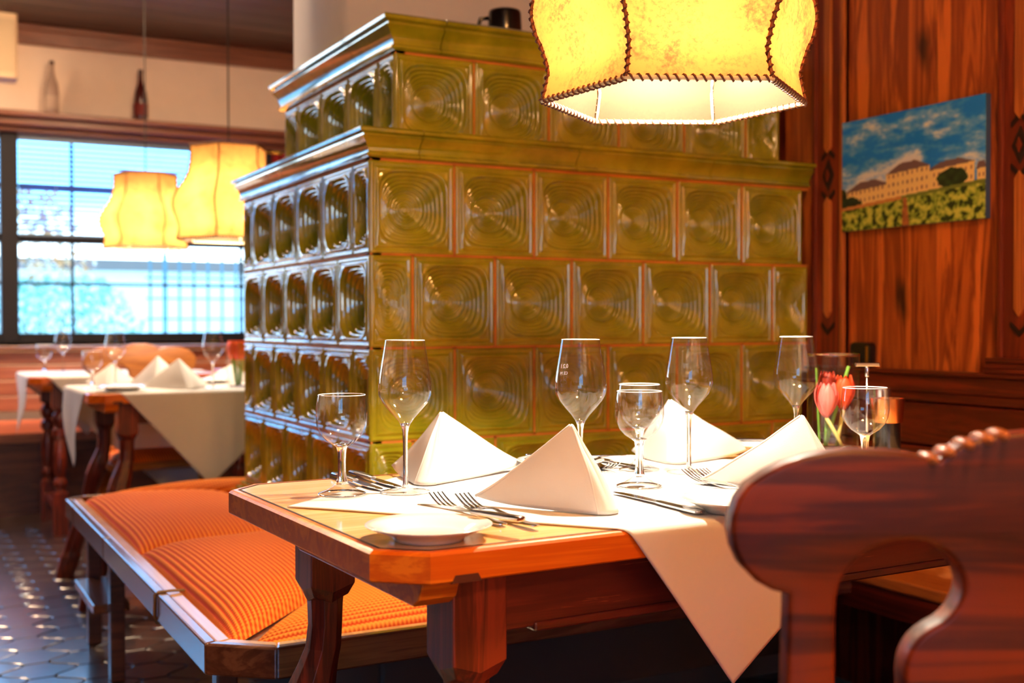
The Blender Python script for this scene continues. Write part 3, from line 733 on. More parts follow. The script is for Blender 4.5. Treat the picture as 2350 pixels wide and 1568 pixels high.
def cloth(name, label, o, rz, L, W, corner, ang, side, group=None, z=TZ+.0016, n=130):
    """square cloth laid cornerwise; corner = its left corner in table coordinates (unfolded), ang = direction of its near side"""
    t = MB(); r = .010
    ax = (math.cos(ang), math.sin(ang)); bx = (-math.sin(ang), math.cos(ang))
    ph = random.uniform(0, 6)
    def drop1(s):
        if s <= 0: return s, 0
        if s < r*PI/2: return r*math.sin(s/r), r*(1-math.cos(s/r))
        return r, r+s-r*PI/2
    def fn(p, q):
        u = corner[0]+side*(p*ax[0]+q*bx[0]); v = corner[1]+side*(p*ax[1]+q*bx[1])
        zz = z; uu, vv = u, v; e = .003
        dv = 0
        if v < r*0-e+r: s = (-e+r)-v; k, d = drop1(s); vv = (-e+r)-k; dv = d
        elif v > W+e-r: s = v-(W+e-r); k, d = drop1(s); vv = (W+e-r)+k; dv = d
        du = 0
        if u < -e+r: s = (-e+r)-u; k, d = drop1(s); uu = (-e+r)-k; du = d
        elif u > L+e-r: s = u-(L+e-r); k, d = drop1(s); uu = (L+e-r)+k; du = d
        zz = z-dv-du
        w1 = .012*(dv)*math.sin(u*22+ph)+.03*dv*dv; w2 = .05*du*math.sin(v*16+ph)+.05*du*du
        if v < W/2: vv -= max(-.002, w1)
        else: vv += max(-.002, w1)
        if u < L/2: uu -= w2
        else: uu += w2
        if dv == 0 and du == 0: zz += .0008*noise.noise(Vector((u*9, v*9, ph)))+.0006
        q_ = frame_pt(o, rz, uu, vv, zz); return q_
    t.grid(fn, n, n)
    ob = t.build(name, LINEN, None, smooth=True, solid=.0012)
    return tag(ob, label, 'tablecloth', group)
TX = lambda o, rz, x, y: ((x-o[0])*math.cos(rz)+(y-o[1])*math.sin(rz), -(x-o[0])*math.sin(rz)+(y-o[1])*math.cos(rz))
angM = math.atan2(-.364, .304)
cloth('tablecloth', 'white square cloth laid cornerwise on the front table, corner hanging beside the big chair', OM, R2, LM, WM_, TX(OM, R2, .459, 1.496), angM-R2, .735, n=170)
cloth('tablecloth', 'white cloth with long beige-shaded corner hanging off the table behind the stove bench', OA, RA, 1.25, .64, TX(OA, RA, .285, 4.665), math.radians(-48), 1.07)
cloth('tablecloth', 'white cloth on the far left table, corner hanging in the window light', OB, 0, .88, .66, (-.30, .42), math.radians(-48), .86)
cloth('tablecloth', 'white cloth on the far table behind the honey chairs', OC, 0, .74, .66, (-.04, .33), math.radians(-45), .58, n=60)
CZ = TZ+.0032
# ================================================================== NAPKINS
def napkin(label, P0, P1, P2, A, group='folded white napkins standing on the tables', rr=.019, z0=CZ, lean=1):
    P0 = Vector((P0[0], P0[1], 0)); P1 = Vector((P1[0], P1[1], 0)); P2 = Vector((P2[0], P2[1], 0)); A = Vector(A)
    d1 = (P1-P0).normalized(); d2 = (P2-P0).normalized()
    half_a = d1.angle(d2)/2; bis = (d1+d2).normalized()
    root = MB()
    def directrix(scale, off):
        cl = rr*scale/math.tan(half_a) if half_a > .1 else rr
        c = P0+bis*(rr*scale/math.sin(max(half_a, .2)))+bis*off
        a1 = P0+bis*off+d1*cl; a2 = P0+bis*off+d2*cl
        pts = []
        for k in range(15): pts.append(P1.lerp(a1, k/14)*1.0)
        v1 = (a1-c); v2 = (a2-c); th = v1.angle(v2); nrm = v1.cross(v2); sgn = 1 if nrm.z > 0 else -1
        for k in range(1, 10):
            q = Matrix.Rotation(sgn*th*k/10, 3, 'Z') @ v1; pts.append(c+q)
        for k in range(15): pts.append(a2.lerp(P2, k/14))
        return pts
    def sheet(pts, ap, bulge, zb, rt):
        m = MB(); n = len(pts)-1; cen = (P0+P1+P2)/3
        def fn(u, v):
            f = u*n; i = min(int(f), n-1); p = pts[i].lerp(pts[i+1], f-i)
            k = 1-v*.985
            q = Vector((ap.x, ap.y, 0)).lerp(p, k); z = lerp(ap.z, zb, k)
            # wings rise off the cloth slightly at their outer tips, gentle bulge
            w = abs(u*2-1); outw = (q-Vector((cen.x, cen.y, 0)))
            b = bulge*math.sin(PI*min(1, v))*math.sin(PI*min(1, w*1.0))
            if outw.length > 1e-4: q = q+outw.normalized()*b
            z += rt*w**6*(k**3)
            nz = noise.noise(Vector((q.x*11, q.y*11, z*14+P0.x*30)))*.0035*math.sin(PI*min(1, v*1.1)); q = q+Vector((nz, -nz, 0)); return (q.x, q.y, max(z, zb))
        m.grid(fn, 2*n, 22)
        m.fn = fn
        return m
    t = thing('napkin', label, 'napkin', (P0.x, P0.y, z0), 0, group)
    so = sheet(directrix(1, 0), A, .006, z0+.0012, .010); fno = so.fn
    so.build('outer_fold', LINEN, t, world=True, smooth=True, solid=.0026)
    for uu in (0, .385, .615, 1):
        pts = [Vector(fno(uu, q/20)) for q in range(21)]
        MB().tube(pts, .0019, 8).build('folded_edge', LINEN, t, world=True, smooth=True)
    A2 = Vector((A.x, A.y, A.z-.006))+bis*.006
    dr = directrix(.7, .009); dr = [p+(P0+bis*.05-p)*.03 for p in dr]
    sheet(dr, A2, .004, z0+.0012, .012).build('inner_fold', LINEN, t, world=True, smooth=True, solid=.0026)
    return t
napkin('big standing napkin nearest the front plate, broad shaded side facing out', (.802, 1.196), (.685, 1.385), (.865, 1.40), (.776, 1.286, .868))
napkin('standing napkin behind the first tall wine glass, at the stove side', (.680, 1.560), (.712, 1.745), (.915, 1.672), (.752, 1.640, .861))
napkin('standing napkin behind the third tall wine glass, beside the far plate', (1.165, 1.590), (1.178, 1.738), (1.395, 1.665), (1.190, 1.640, .866))
napkin('standing napkin partly hidden by the big chair, in front of the tulip vase', (1.18, 1.176), (1.052, 1.372), (1.24, 1.38), (1.152, 1.266, .8665))
# ================================================================== GLASSWARE
def wine_glass(label, x, y, z=CZ, group='tall wine glasses on the tables'):
    t = thing('wine_glass', label, 'wine glass', (x, y, z), random.uniform(0, 3), group)
    o = [(.0052, .093), (.0075, .099), (.014, .108), (.024, .119), (.0325, .129), (.0375, .139), (.0388, .147), (.0383, .158), (.036, .174), (.0333, .190), (.0305, .206), (.0285, .2188)]
    rim = [(.0283, .2200), (.0275, .2193)]
    i = [(r-.0009, z_+.0006) for r, z_ in reversed(o[2:])]+[(.006, .104), (.0, .1025)]
    bw_ = MB().lathe(o, 48).build('bowl', GLASS_T, t, smooth=True)
    MB().lathe([(.0286, .2187), (.0287, .2195), (.0283, .2199), (.0279, .2195), (.0280, .2187)], 48).build('rim', RIMG, bw_, smooth=True)
    MB().lathe([(0, .100), (.0075, .0995), (.0055, .094), (.0040, .086), (.0034, .07), (.0033, .03), (.0038, .012), (.006, .0065), (0, .006)], 32).build('stem', GLASS_S, t, smooth=True)
    MB().lathe([(.0038, .012), (.006, .0062), (.013, .0036), (.030, .0019), (.0355, .0014), (.0362, .0008), (.0355, .0001)], 44).build('foot', GLASS_T, t, smooth=True)
    MB().lathe([(.0352, .0001), (.0358, .0013), (.0364, .0008), (.0358, .0001)], 44).build('foot_edge', GLASS_S, t, smooth=True)
    return t
RIMG = plain('rim_glint', (245, 246, 250), .05, coat=1)  # glint on the clear glass rims put in as opaque white
def water_glass(label, x, y, z=CZ, group='short stemmed water glasses on the tables'):
    t = thing('water_glass', label, 'water glass', (x, y, z), random.uniform(0, 3), group)
    o = [(.006, .066), (.012, .0705), (.022, .077), (.030, .086), (.0352, .097), (.0368, .108), (.0365, .120), (.0352, .133), (.0338, .1418)]
    bw_ = MB().lathe(o, 48).build('bowl', GLASS_T, t, smooth=True)
    MB().lathe([(.0339, .1415), (.0340, .1423), (.0336, .1427), (.0332, .1423), (.0333, .1415)], 48).build('rim', RIMG, bw_, smooth=True)
    MB().lathe([(0, .0735), (.012, .0715), (.0078, .067), (.0062, .058), (.0055, .045), (.0058, .030), (.0075, .020), (.010, .015), (0, .0135)], 32).build('stem', GLASS_S, t, smooth=True)
    MB().lathe([(.010, .015), (.013, .0118), (.022, .0065), (.032, .003), (.034, .0015), (.0335, .0001)], 44).build('foot', GLASS_T, t, smooth=True)
    MB().lathe([(.0325, .0001), (.0335, .0022), (.0342, .0014), (.0336, .0001)], 44).build('foot_edge', GLASS_S, t, smooth=True)
    return t
g1 = wine_glass('tall wine glass in front of the stove corner, beside the first water glass', .645, 1.532)
g2 = wine_glass('tall wine glass rising behind the big front napkin', .891, 1.451, group='tall wine glasses on the tables')
g3 = wine_glass('tall wine glass whose foot stands right of the two overlapping water glasses', 1.136, 1.513)
g4 = wine_glass('tall wine glass left of the tulip vase', 1.379, 1.53)
# engraved fill mark on the second glass, facing away
def text(s, size, M, mat, parent, name='fill_mark', ext=.00015):
    c = bpy.data.curves.new(name, 'FONT'); c.body = s; c.size = size; c.align_x = 'CENTER'; c.extrude = ext; c.resolution_u = 3
    tmp = bpy.data.objects.new('tmp', c); COL.objects.link(tmp)
    dg = bpy.context.evaluated_depsgraph_get(); me = bpy.data.meshes.new_from_object(tmp.evaluated_get(dg)); bpy.data.objects.remove(tmp)
    me.transform(M); me.materials.clear(); me.materials.append(mat)
    o = bpy.data.objects.new(name, me); COL.objects.link(o)
    if parent: o.parent = parent; o.matrix_parent_inverse = WM(parent).inverted()
    return o
ENG = plain('engraving_white', (235, 240, 245), .6)
for s, size, dz in (('0,2 l', .0085, .176), ('CE M', .0065, .166)):
    ang = math.radians(61.85+38); r = .0362 if dz > .17 else .0377
    M = Matrix.Translation((.891+r*math.cos(ang), 1.451+r*math.sin(ang), CZ+dz)) @ Matrix.Rotation(ang+PI/2, 4, 'Z') @ Matrix.Rotation(PI/2-.12, 4, 'X')
    text(s, size, M, ENG, g2)
water_glass('water glass standing alone nearest the left end of the front table', .558, 1.557)
water_glass('nearer of the two overlapping water glasses in the middle of the table', .974, 1.419)
water_glass('farther of the two overlapping water glasses in the middle of the table', 1.082, 1.576)
water_glass('water glass in front of the tulip vase and pepper mill', 1.33, 1.32)
# ================================================================== PLATES
def plate(label, x, y, z, r=.073, group='small white plates'):
    k = r/.073
    m = MB().lathe([(0, .0055), (.041*k, .0055), (.047*k, .0072), (.053*k, .0115), (.064*k, .0152), (.0722*k, .0182), (.073*k, .0176), (.0722*k, .0166), (.060*k, .0122), (.048*k, .0062), (.042*k, .0026), (.0405*k, 0), (.0385*k, 0), (.037*k, .003), (0, .003)], 56)
    o = m.build('plate', PORC, None, smooth=True, loc=(x, y, z)); return tag(o, label, 'plate', group)
plate('small white plate with a butter knife on it, at the front corner of the table', .534, 1.200, TZ+.0005)
plate('small white plate left of the big chair, next to the two raised forks', .955, 1.172, CZ)
plate('white plate at the far right, behind the third standing napkin', 1.44, 1.680, CZ)
plate('white plate peeking between two napkins at the stove side', .968, 1.640, CZ)
# ================================================================== CUTLERY
def strip(sections, thick):
    """sections: (y, halfwidth, zc, thickness)"""
    rings = []
    for y, hw, z, th in sections:
        rings.append([(-hw, y, z-th/2*.4), (-hw*.6, y, z-th/2), (hw*.6, y, z-th/2), (hw, y, z-th/2*.4), (hw, y, z+th/2*.4), (hw*.6, y, z+th/2), (-hw*.6, y, z+th/2), (-hw, y, z+th/2*.4)])
    return MB().loft(rings)
def fork(label, x, y, rz, z=CZ, group='forks', dz=0):
    t = thing('fork', label, 'fork', (x, y, z), rz, group)
    strip([(0, .002, .0035, .0018), (.003, .006, .0032, .0026), (.02, .0072, .0028, .0028), (.05, .0055, .004, .0026), (.08, .0032, .0075, .0026), (.105, .0028, .0095, .0026), (.120, .0045, .0085, .002), (.130, .0085, .006, .0018), (.142, .0112, .0042, .0016), (.150, .0115, .0040, .0015)], 0).build('handle', STEEL, t, autos=45)
    for k in range(4):
        xo_ = -.0096+.0064*k
        m = MB(); rings = []
        for j in range(7):
            q = j/6; yy = .1495+.043*q; zz = .0040+.0135*q**1.6; hw = lerp(.0019, .0009, q)
            rings.append([(xo_-hw, yy, zz-.0007), (xo_+hw, yy, zz-.0007), (xo_+hw, yy, zz+.0007), (xo_-hw, yy, zz+.0007)])
        m.loft(rings).build('tine', STEEL, t)
    return t
def knife(label, x, y, rz, z=CZ, group='knives', L=.2, tilt=0):
    t = thing('table_knife', label, 'knife', (x, y, z), rz, group); k = L/.2
    a = MB(); secs = [(0, .003, .0032, .004), (.003, .0078, .0032, .006), (.03, .0082, .0034, .0064), (.08, .0065, .0036, .006), (.093, .005, .0036, .0055)]
    h = strip([(s[0]*k, s[1], s[2]+.0, s[3]) for s in secs], 0).build('handle', STEEL, t, autos=45)
    pts = [(-.004, .09), (.0042, .09), (.0085, .105), (.0095, .14), (.0088, .17), (.0055, .188), (0, .1985), (-.0035, .2), (-.0052, .19), (-.0058, .15), (-.005, .11)]
    b = MB().prism([(p, q*k) for p, q in pts], .0026, .0040).build('blade', STEEL, t, bevel=.0004)
    if tilt: t.rotation_euler = (tilt, 0, rz)
    return t
knife('table knife right of the big front napkin, handle towards the table edge', .898, 1.170, 0)
fork('fork just behind the front plate, left of the pair', .645, 1.226, .02, TZ+.0005)
fork('fork right of the pair by the front plate, handle end nearest the table edge', .667, 1.184, .035)
knife('butter knife lying across the rim of the front plate', .632, 1.155, math.radians(21), TZ+.0185, L=.17, tilt=0)
knife('left knife of the pair behind the first water glass', .617, 1.755, PI-.0, CZ)
k2 = knife('right knife of the pair, reaching towards the tall wine glass', .650, 1.765, PI)
knife('dark reflecting knife behind the overlapping water glasses', 1.085, 1.765, PI+.05)
fork('fork left of the raised pair beside the big chair', 1.078, 1.245, .02)
fork('fork right of the raised pair, tips against the napkin by the big chair', 1.103, 1.238, .03)
fork('fork by the stove side plate, between the two left napkins', 1.058, 1.745, PI-.2, CZ)
knife('butter knife resting on the stove side plate between the napkins', .930, 1.690, math.radians(-120), CZ+.0185, L=.17)
fork('fork beside the far right plate behind the third napkin', 1.475, 1.745, PI+.3)
knife('butter knife resting on the far right plate', 1.385, 1.735, math.radians(-130), CZ+.0185, L=.17)
# ================================================================== VASE, TULIPS, STAND, MILLS
VX, VY = 1.578, 1.648
t = thing('glass_vase', 'clear cylindrical glass vase holding tulips at the right end of the table', 'vase', (VX, VY, TZ+.0005))
MB().lathe([(.0485, .004), (.0485, .184)], 48).build('cylinder_wall', GLASS_T, t, smooth=True)
MB().lathe([(.0482, .182), (.0488, .1845), (.0482, .187), (.0475, .1845), (.0482, .182)], 48).build('rim', GLASS_S, t, smooth=True)
MB().lathe([(0, 0), (.048, 0), (.0487, .003), (.0487, .006), (0, .007)], 48).build('thick_base', GLASS_S, t, smooth=True)
def petal_mat(name, c): 
    m, nt, p = base_mat(name); p.inputs['Base Color'].default_value = lin(c); p.inputs['Roughness'].default_value = .5
    p.inputs['Subsurface Weight'].default_value = .3; p.inputs['Subsurface Radius'].default_value = (.02, .008, .005); return m
STEMG = plain('stem_green', (120, 168, 60), .5); STEMY = plain('stem_yellow', (206, 196, 110), .5)
def tulip(label, bx, by, hx, hy, hz, s, mat, stem_mat):
    t = thing('tulip', label, 'flower', (bx, by, TZ+.008), 0, None)
    MB().tube([(bx, by, TZ+.009), ((bx*2+hx)/3, (by*2+hy)/3, lerp(TZ+.008, hz, .4)), (hx, hy, hz)], .0038, 8).build('stem', stem_mat, t, world=True, smooth=True)
    for k in range(6):
        a = 2*PI*k/6+(.5 if k % 2 else 0); inner = .85 if k % 2 else 1
        def fn(u, v):
            w = math.sin(PI*min(1, v*.86+.06))**.55*.95; ang = a+(u-.5)*1.35*w
            R = s*inner*(.10+.42*math.sin(PI*min(v*.72, 1))*(1-.12*v))
            return (hx+R*math.cos(ang), hy+R*math.sin(ang), hz+s*(1.45*v-.25*abs(u-.5)*v*1.2))
        MB().grid(fn, 6, 9).build('petal', mat, t, world=True, smooth=True, solid=.0008)
    return t
tulip('pink tulip leaning to the left side of the vase', VX+.004, VY-.02, VX-.017, VY+.0, TZ+.066, .046, petal_mat('pink_petal', (255, 128, 120)), STEMY)
tulip('orange-red tulip in the middle of the vase', VX+.012, VY+.002, VX+.020, VY-.006, TZ+.080, .046, petal_mat('orange_petal', (255, 84, 34)), STEMY)
tulip('dark red tulip at the back of the vase', VX+.0, VY+.020, VX+.006, VY+.020, TZ+.104, .034, petal_mat('dark_petal', (150, 40, 14)), STEMG)
def cut_stem(label, p, q, r):
    o = MB().tube([p, q], r, 10).build('flower_stem', STEMG, None, smooth=False); return tag(o, label, 'stem', None)  # bare green stem with no flower head
cut_stem('thick green cut stem leaning out to the right inside the vase', (VX+.006, VY+.026, TZ+.010), (VX+.034, VY-.006, TZ+.163), .0036)
cut_stem('thin green cut stem standing at the left inside the vase', (VX-.006, VY+.030, TZ+.010), (VX-.026, VY+.018, TZ+.160), .0024)
sx_, sy_ = 1.473, 1.457
t = thing('menu_stand', 'chrome menu card stand with a crossbar on top, behind the right water glass', 'stand', (sx_, sy_, CZ), -.5)
MB().lathe([(0, 0), (.024, 0), (.024, .004), (.006, .007), (0, .007)], 28).build('base', STEEL, t, autos=40)
MB().tube([(0, 0, .005), (0, 0, .168)], .0022, 10).build('rod', STEEL, t, smooth=True)
MB().lathe([(.0034, .150), (.004, .152), (.004, .166), (.0034, .168)], 12, caps=True).build('collar', STEEL, t, smooth=True)
MB().box(-.021, .021, -.004, .004, .168, .1745).build('crossbar', STEEL, t, bevel=.0012)
t = thing('pepper_mill', 'black pepper mill with a flared copper coloured top', 'mill', (1.596, 1.528, TZ+.0005))
MB().lathe([(0, 0), (.023, 0), (.0235, .003), (.0225, .06), (.0225, .064), (0, .064)], 36).build('body', BLACKIN, t, autos=40)
MB().lathe([(0, .064), (.0262, .064), (.0268, .068), (.0300, .105), (.0300, .108), (.0285, .108), (.0275, .101), (0, .099)], 36).build('top', COPPER, t, autos=40)
t = thing('salt_mill', 'small steel salt shaker half hidden behind the copper-topped mill', 'shaker', (1.665, 1.608, TZ+.0005))
MB().lathe([(0, 0), (.017, 0), (.0175, .003), (.015, .10), (.0165, .112), (.0165, .120), (0, .122)], 30).build('body', STEEL, t, autos=40)
# ================================================================== PENDANT LAMPS
def lamp_R(h):
    P = [(0, .2016), (.02, .196), (.045, .191), (.075, .200), (.105, .213), (.13, .218), (.155, .214), (.19, .195), (.225, .172), (.26, .156), (.30, .149), (.34, .148), (.36, .150)]
    for (a, ra), (b, rb) in zip(P, P[1:]):
        if h <= b: t = (h-a)/(b-a); t = t*t*(3-2*t)*.5+t*.5; return lerp(ra, rb, t)
    return P[-1][1]
def corner_pt(k, h, g=1.0):
    a = PI/3*k; r = lamp_R(h)*g; return Vector((r*math.cos(a), r*math.sin(a), h))
def helix(pts, rad, pitch, per=7):
    """stitch wound round the polyline pts"""
    out = []; acc = 0; 
    for a, b in zip(pts, pts[1:]):
        d = (b-a); L = d.length; t = d.normalized(); n1 = t.cross(Vector((.3, .2, .9))).normalized(); n2 = t.cross(n1)
        n = max(1, int(L/pitch*per))
        for j in range(n):
            s = acc+L*j/n; p = a+d*(j/n); th = 2*PI*s/pitch
            out.append(p+n1*rad*math.cos(th)+n2*rad*math.sin(th))
        acc += L
    return out
LPROTO = {}
def pendant(label, x, y, zr, power, cord_to, parch, rz=math.radians(-15.4), k=1.0, tint=(1.0, .90, .76)):
    t = thing('pendant_lamp', label, 'pendant lamp', (x, y, zr), rz)
    H = .36
    for k in range(6):
        def fn(u, v):
            h = v*H; a = corner_pt(k, h); b = corner_pt(k+1, h); p = a.lerp(b, u)
            sag = .006*math.sin(PI*u)*(math.sin(PI*v)); d = Vector((p.x, p.y, 0)).normalized()
            return p-d*sag
        MB().grid(fn, 8, 26).build('shade_panel', parch, t, smooth=True)
    hs = [H*i/24 for i in range(25)]
    for k in range(6):
        pts = [corner_pt(k, h, 1.006) for h in hs]
        sc_ = MB().tube(pts, .0024, 6).build('seam_cord', LACE2, t, smooth=True)
        MB().tube(helix(pts, .0036, .0115), .0016, 4).build('lacing', LACE, sc_, smooth=True)
        ins = [corner_pt(k, h, .975) for h in hs]
        MB().tube(ins, .0020, 6).build('frame_wire', CREAMLACE, t, smooth=True)
    for h, nm in ((0, 'bottom_rim'), (H, 'top_rim')):
        ring = [corner_pt(k, h) for k in range(7)]
        pts = []
        for a, b in zip(ring, ring[1:]): pts += [a.lerp(b, j/6) for j in range(6)]
        pts.append(ring[-1])
        rm_ = MB().tube(pts, .0034, 6).build(nm, CREAMLACE if h == 0 else LACE2, t, smooth=True)
        MB().tube(helix(pts, .0045, .0125), .0017, 4).build('rim_lacing', LACE, rm_, smooth=True)
    for k in range(3):
        a = PI/3*k; r = .149
        MB().tube([(r*math.cos(a), r*math.sin(a), H-.004), (0, 0, H-.03), (-r*math.cos(a), -r*math.sin(a), H-.004)], .0016, 5).build('spider_arm', BRASS, t, smooth=True)
    MB().lathe([(.0, .20), (.016, .20), (.018, .21), (.018, .27), (.010, .285), (.010, H-.02), (0, H-.02)], 18).build('socket', BRASS, t, smooth=True)
    MB().lathe([(.0, .085), (.012, .088), (.024, .100), (.030, .118), (.028, .138), (.018, .165), (.013, .185), (.013, .2)], 20).build('bulb', BULBG, t, smooth=True)
    MB().tube([(0, 0, H-.02), (0, 0, cord_to-zr)], .003, 6).build('cord', plain('black_cord', (26, 22, 20), .6), t)
    MB().lathe([(0, cord_to-zr), (.05, cord_to-zr), (.045, cord_to-zr-.02), (.01, cord_to-zr-.035), (0, cord_to-zr-.035)], 24).build('ceiling_rose', BRASS, t, smooth=True)
    ld = bpy.data.lights.new('bulb_light', 'POINT'); ld.energy = power; ld.color = tint; ld.shadow_soft_size = .022
    lo = bpy.data.objects.new('bulb_light', ld); COL.objects.link(lo); lo.parent = t; lo.location = (0, 0, .115)
    return t
LACE2 = plain('tan_lacing', (150, 84, 40), .6)
BULBG = thin_glass('bulb_glass', (1, .97, .9), k=.5)
pendant('large parchment pendant lamp hanging over the front table', 1.045, 1.428, 1.335, BULB_MAIN, ZC, PARCH, math.radians(-25.07))
pendant('nearer of the two back pendant lamps, partly behind the stove corner', 1.152, 4.50, 1.327, BULB_BACK, ZC, PARCHB, math.radians(2))
pendant('farther back pendant lamp, left of the nearer one, glowing brightest at its waist', 1.085, 5.84, 1.370, BULB_BACK, ZC, PARCHB, math.radians(-16))
pendant('pendant lamp behind the camera, out of frame to the left', .35, -.9, 1.62, BULB_ROOM, ZC, PARCHB, tint=(1.0, .58, .24))
pendant('pendant lamp behind the camera, out of frame at the back', 1.7, -1.5, 1.60, BULB_ROOM, ZC, PARCHB, tint=(1.0, .58, .24))
def opal(label, x, y, e, c):  # unseen glowing domes, added to brighten the stove, chimney and back room
    t = thing('fill_light', label, 'added fill light', (x, y, ZC))
    MB().lathe([(.0, -.075), (.10, -.07), (.155, -.045), (.165, -.02), (.165, 0)], 24).build('fill_dome', emitter('fill_glow_%d' % e, c, e), t, smooth=True)
    MB().lathe([(.165, 0), (.172, -.0), (.172, -.022), (.165, -.022)], 36).build('ring', STEEL, t, smooth=True)
opal('added round opal fill light above the near chair, over the top edge of the picture', .70, .15, FILL_C, (255, 178, 98))
opal('added round opal fill light behind the camera near its rear wall, out of frame', -.2, -2.3, FILL_A, (255, 196, 128))
opal('added round opal fill light above the back tables, over the top edge of the picture', 1.15, 5.2, FILL_B, (255, 214, 168))
opal('added round opal fill light over the far left corner, out of frame', -.5, 6.1, FILL_B, (255, 214, 168))
# ================================================================== CHAIRS
OUT = [(0, .914), (-.0106, .9129), (-.0262, .9119), (-.0424, .9085), (-.0584, .9033), (-.0676, .8974), (-.0748, .8915), (-.0811, .8925), (-.0925, .8961), (-.1111, .8985), (-.1422, .8997), (-.1606, .8983), (-.1789, .8947), (-.1961, .889), (-.2106, .8815), (-.2247, .8715), (-.2332, .8592), (-.237, .8451), (-.2373, .8327), (-.2349, .8195), (-.2286, .8059), (-.216, .7929), (-.2026, .7853), (-.1899, .782), (-.189, .708), (-.186, .60), (-.183, .45), (-.14, .45), (0, .45)]
HOLE = [(-.150, .60), (-.1488, .7079), (-.1511, .7638), (-.1505, .7834), (-.1463, .7964), (-.1382, .8093), (-.1262, .8197), (-.1074, .8262), (-.0889, .8275), (-.0762, .8245), (-.0629, .8156), (-.0527, .8012), (-.0487, .7875), (-.0521, .7731), (-.0611, .7604), (-.0767, .7513), (-.0873, .7403), (-.0929, .7256), (-.0937, .7078), (-.088, .66), (-.07, .61), (-.064, .57), (-.08, .53), (-.12, .515), (-.147, .54)]
def curve_board(loops, thick, bev, name, mat, parent, M):
    c = bpy.data.curves.new(name, 'CURVE'); c.dimensions = '2D'; c.fill_mode = 'BOTH'; c.extrude = thick/2-bev; c.bevel_depth = bev; c.bevel_resolution = 2; c.offset = -bev
    for lp in loops:
        s = c.splines.new('POLY'); s.points.add(len(lp)-1)
        for i, (x, y) in enumerate(lp): s.points[i].co = (x, y, 0, 1)
        s.use_cyclic_u = True
    tmp = bpy.data.objects.new('tmp', c); COL.objects.link(tmp)
    dg = bpy.context.evaluated_depsgraph_get(); me = bpy.data.meshes.new_from_object(tmp.evaluated_get(dg)); bpy.data.objects.remove(tmp)
    me.transform(M); me.materials.clear(); me.materials.append(mat)
    bm = bmesh.new(); bm.from_mesh(me); bmesh.ops.remove_doubles(bm, verts=bm.verts, dist=1e-5)
    for f in bm.faces: f.smooth = True
    for e in bm.edges: e.smooth = (len(e.link_faces) == 2 and e.calc_face_angle(9) < .6)
    bm.to_mesh(me); bm.free()
    o = bpy.data.objects.new(name, me); COL.objects.link(o); o.parent = parent
    return o
def smooth_loop(lp, n=2):
    for _ in range(n):
        out = []
        for i in range(len(lp)):
            a, b = lp[i], lp[(i+1) % len(lp)]
            out += [(lerp(a[0], b[0], .25), lerp(a[1], b[1], .25)), (lerp(a[0], b[0], .75), lerp(a[1], b[1], .75))]
        lp = out
    return lp
def chair(label, x, y, rz, mat, group=None, lean=math.radians(8)):
    """origin under the back board, +y towards the seat front"""
    t = thing('carved_chair', label, 'chair', (x, y, 0), rz, group)
    outl = smooth_loop(OUT[1:-1], 0)
    # sharp notch kept, rest smoothed lightly
    left = OUT[:-1]; full_l = [(0, .914)]+left[1:]+[(-px, pz) for px, pz in left[:0:-1]]
    h1 = smooth_loop(HOLE, 1); h2 = [(-a, b) for a, b in h1][::-1]
    zp = .9  # plane pivot height
    # curve xy -> chair x,z ; lean about z=zp: y = -(z-zp)*tan
    M = Matrix(((1, 0, 0, 0), (0, -math.tan(lean), -1, math.tan(lean)*zp+.015), (0, 1, 0, 0), (0, 0, 0, 1)))
    bk_ = curve_board([full_l, h1, h2], .030, .005, 'backrest', mat, t, M)
    for sgn in (-1, 1):
        for px, pz in ((-.0800, .8960), (-.0665, .9010), (-.0520, .9075), (-.038, .9120), (-.0255, .9150)):
            yy = -(pz-zp)*math.tan(lean)+.015
            b = MB().ball((0, 0, 0), 1, 10, (.0066, .0195, .0056)); b.v = [(v[0]+sgn*px, v[1]+yy, v[2]+pz-.0045) for v in b.v]
            b.build('carved_bead', WSTRIP if mat is WCHAIR else mat, bk_, smooth=True)  # lighter wood on the big chair's beads paints in the light they catch
    yb = .9*0-( .45-zp)*math.tan(lean)
    seat = [(-.19, yb-.01), (.19, yb-.01), (.225, yb+.36), (.20, yb+.40), (-.20, yb+.40), (-.225, yb+.36)]
    se_ = MB().prism(seat, .425, .452).build('seat', mat, t, bevel=.006)
    def fn(u, v):
        a = u*2-1; b = v*2-1; h = (1-abs(a)**3)**.6*(1-abs(b)**3)**.6
        wv = lerp(.175, .205, v); return (a*wv, yb+.025+v*.355, .4525+.038*h)
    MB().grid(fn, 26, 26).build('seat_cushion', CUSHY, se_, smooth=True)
    for sx2 in (-1, 1):
        for yy, sy2 in ((yb+.05, -1), (yb+.34, 1)):
            rings = []
            for z, r in ((.425, .02), (.38, .024), (.3, .02), (.2, .017), (.1, .019), (0, .015)):
                f = (.425-z)*.17
                rings.append([(sx2*(.15+f)+r*math.cos(2*PI*i/8+PI/8), yy+sy2*f+r*math.sin(2*PI*i/8+PI/8), z) for i in range(8)])
            MB().loft(rings).build('leg', mat, t)
    return t
f0 = Vector((math.cos(math.radians(61.85)), math.sin(math.radians(61.85))))
chair('large dark reddish chair with carved scalloped back in the right foreground', .787, .600, math.radians(61.85-90), WCHAIR)
chair('honey coloured chair with carved back on the far side of the cloth-draped back table', .918, 5.12, PI+.06, WCHB)
chair('second honey chair, mostly hidden behind the stove edge and back table', 1.53, 5.07, PI-.02, WCHB)
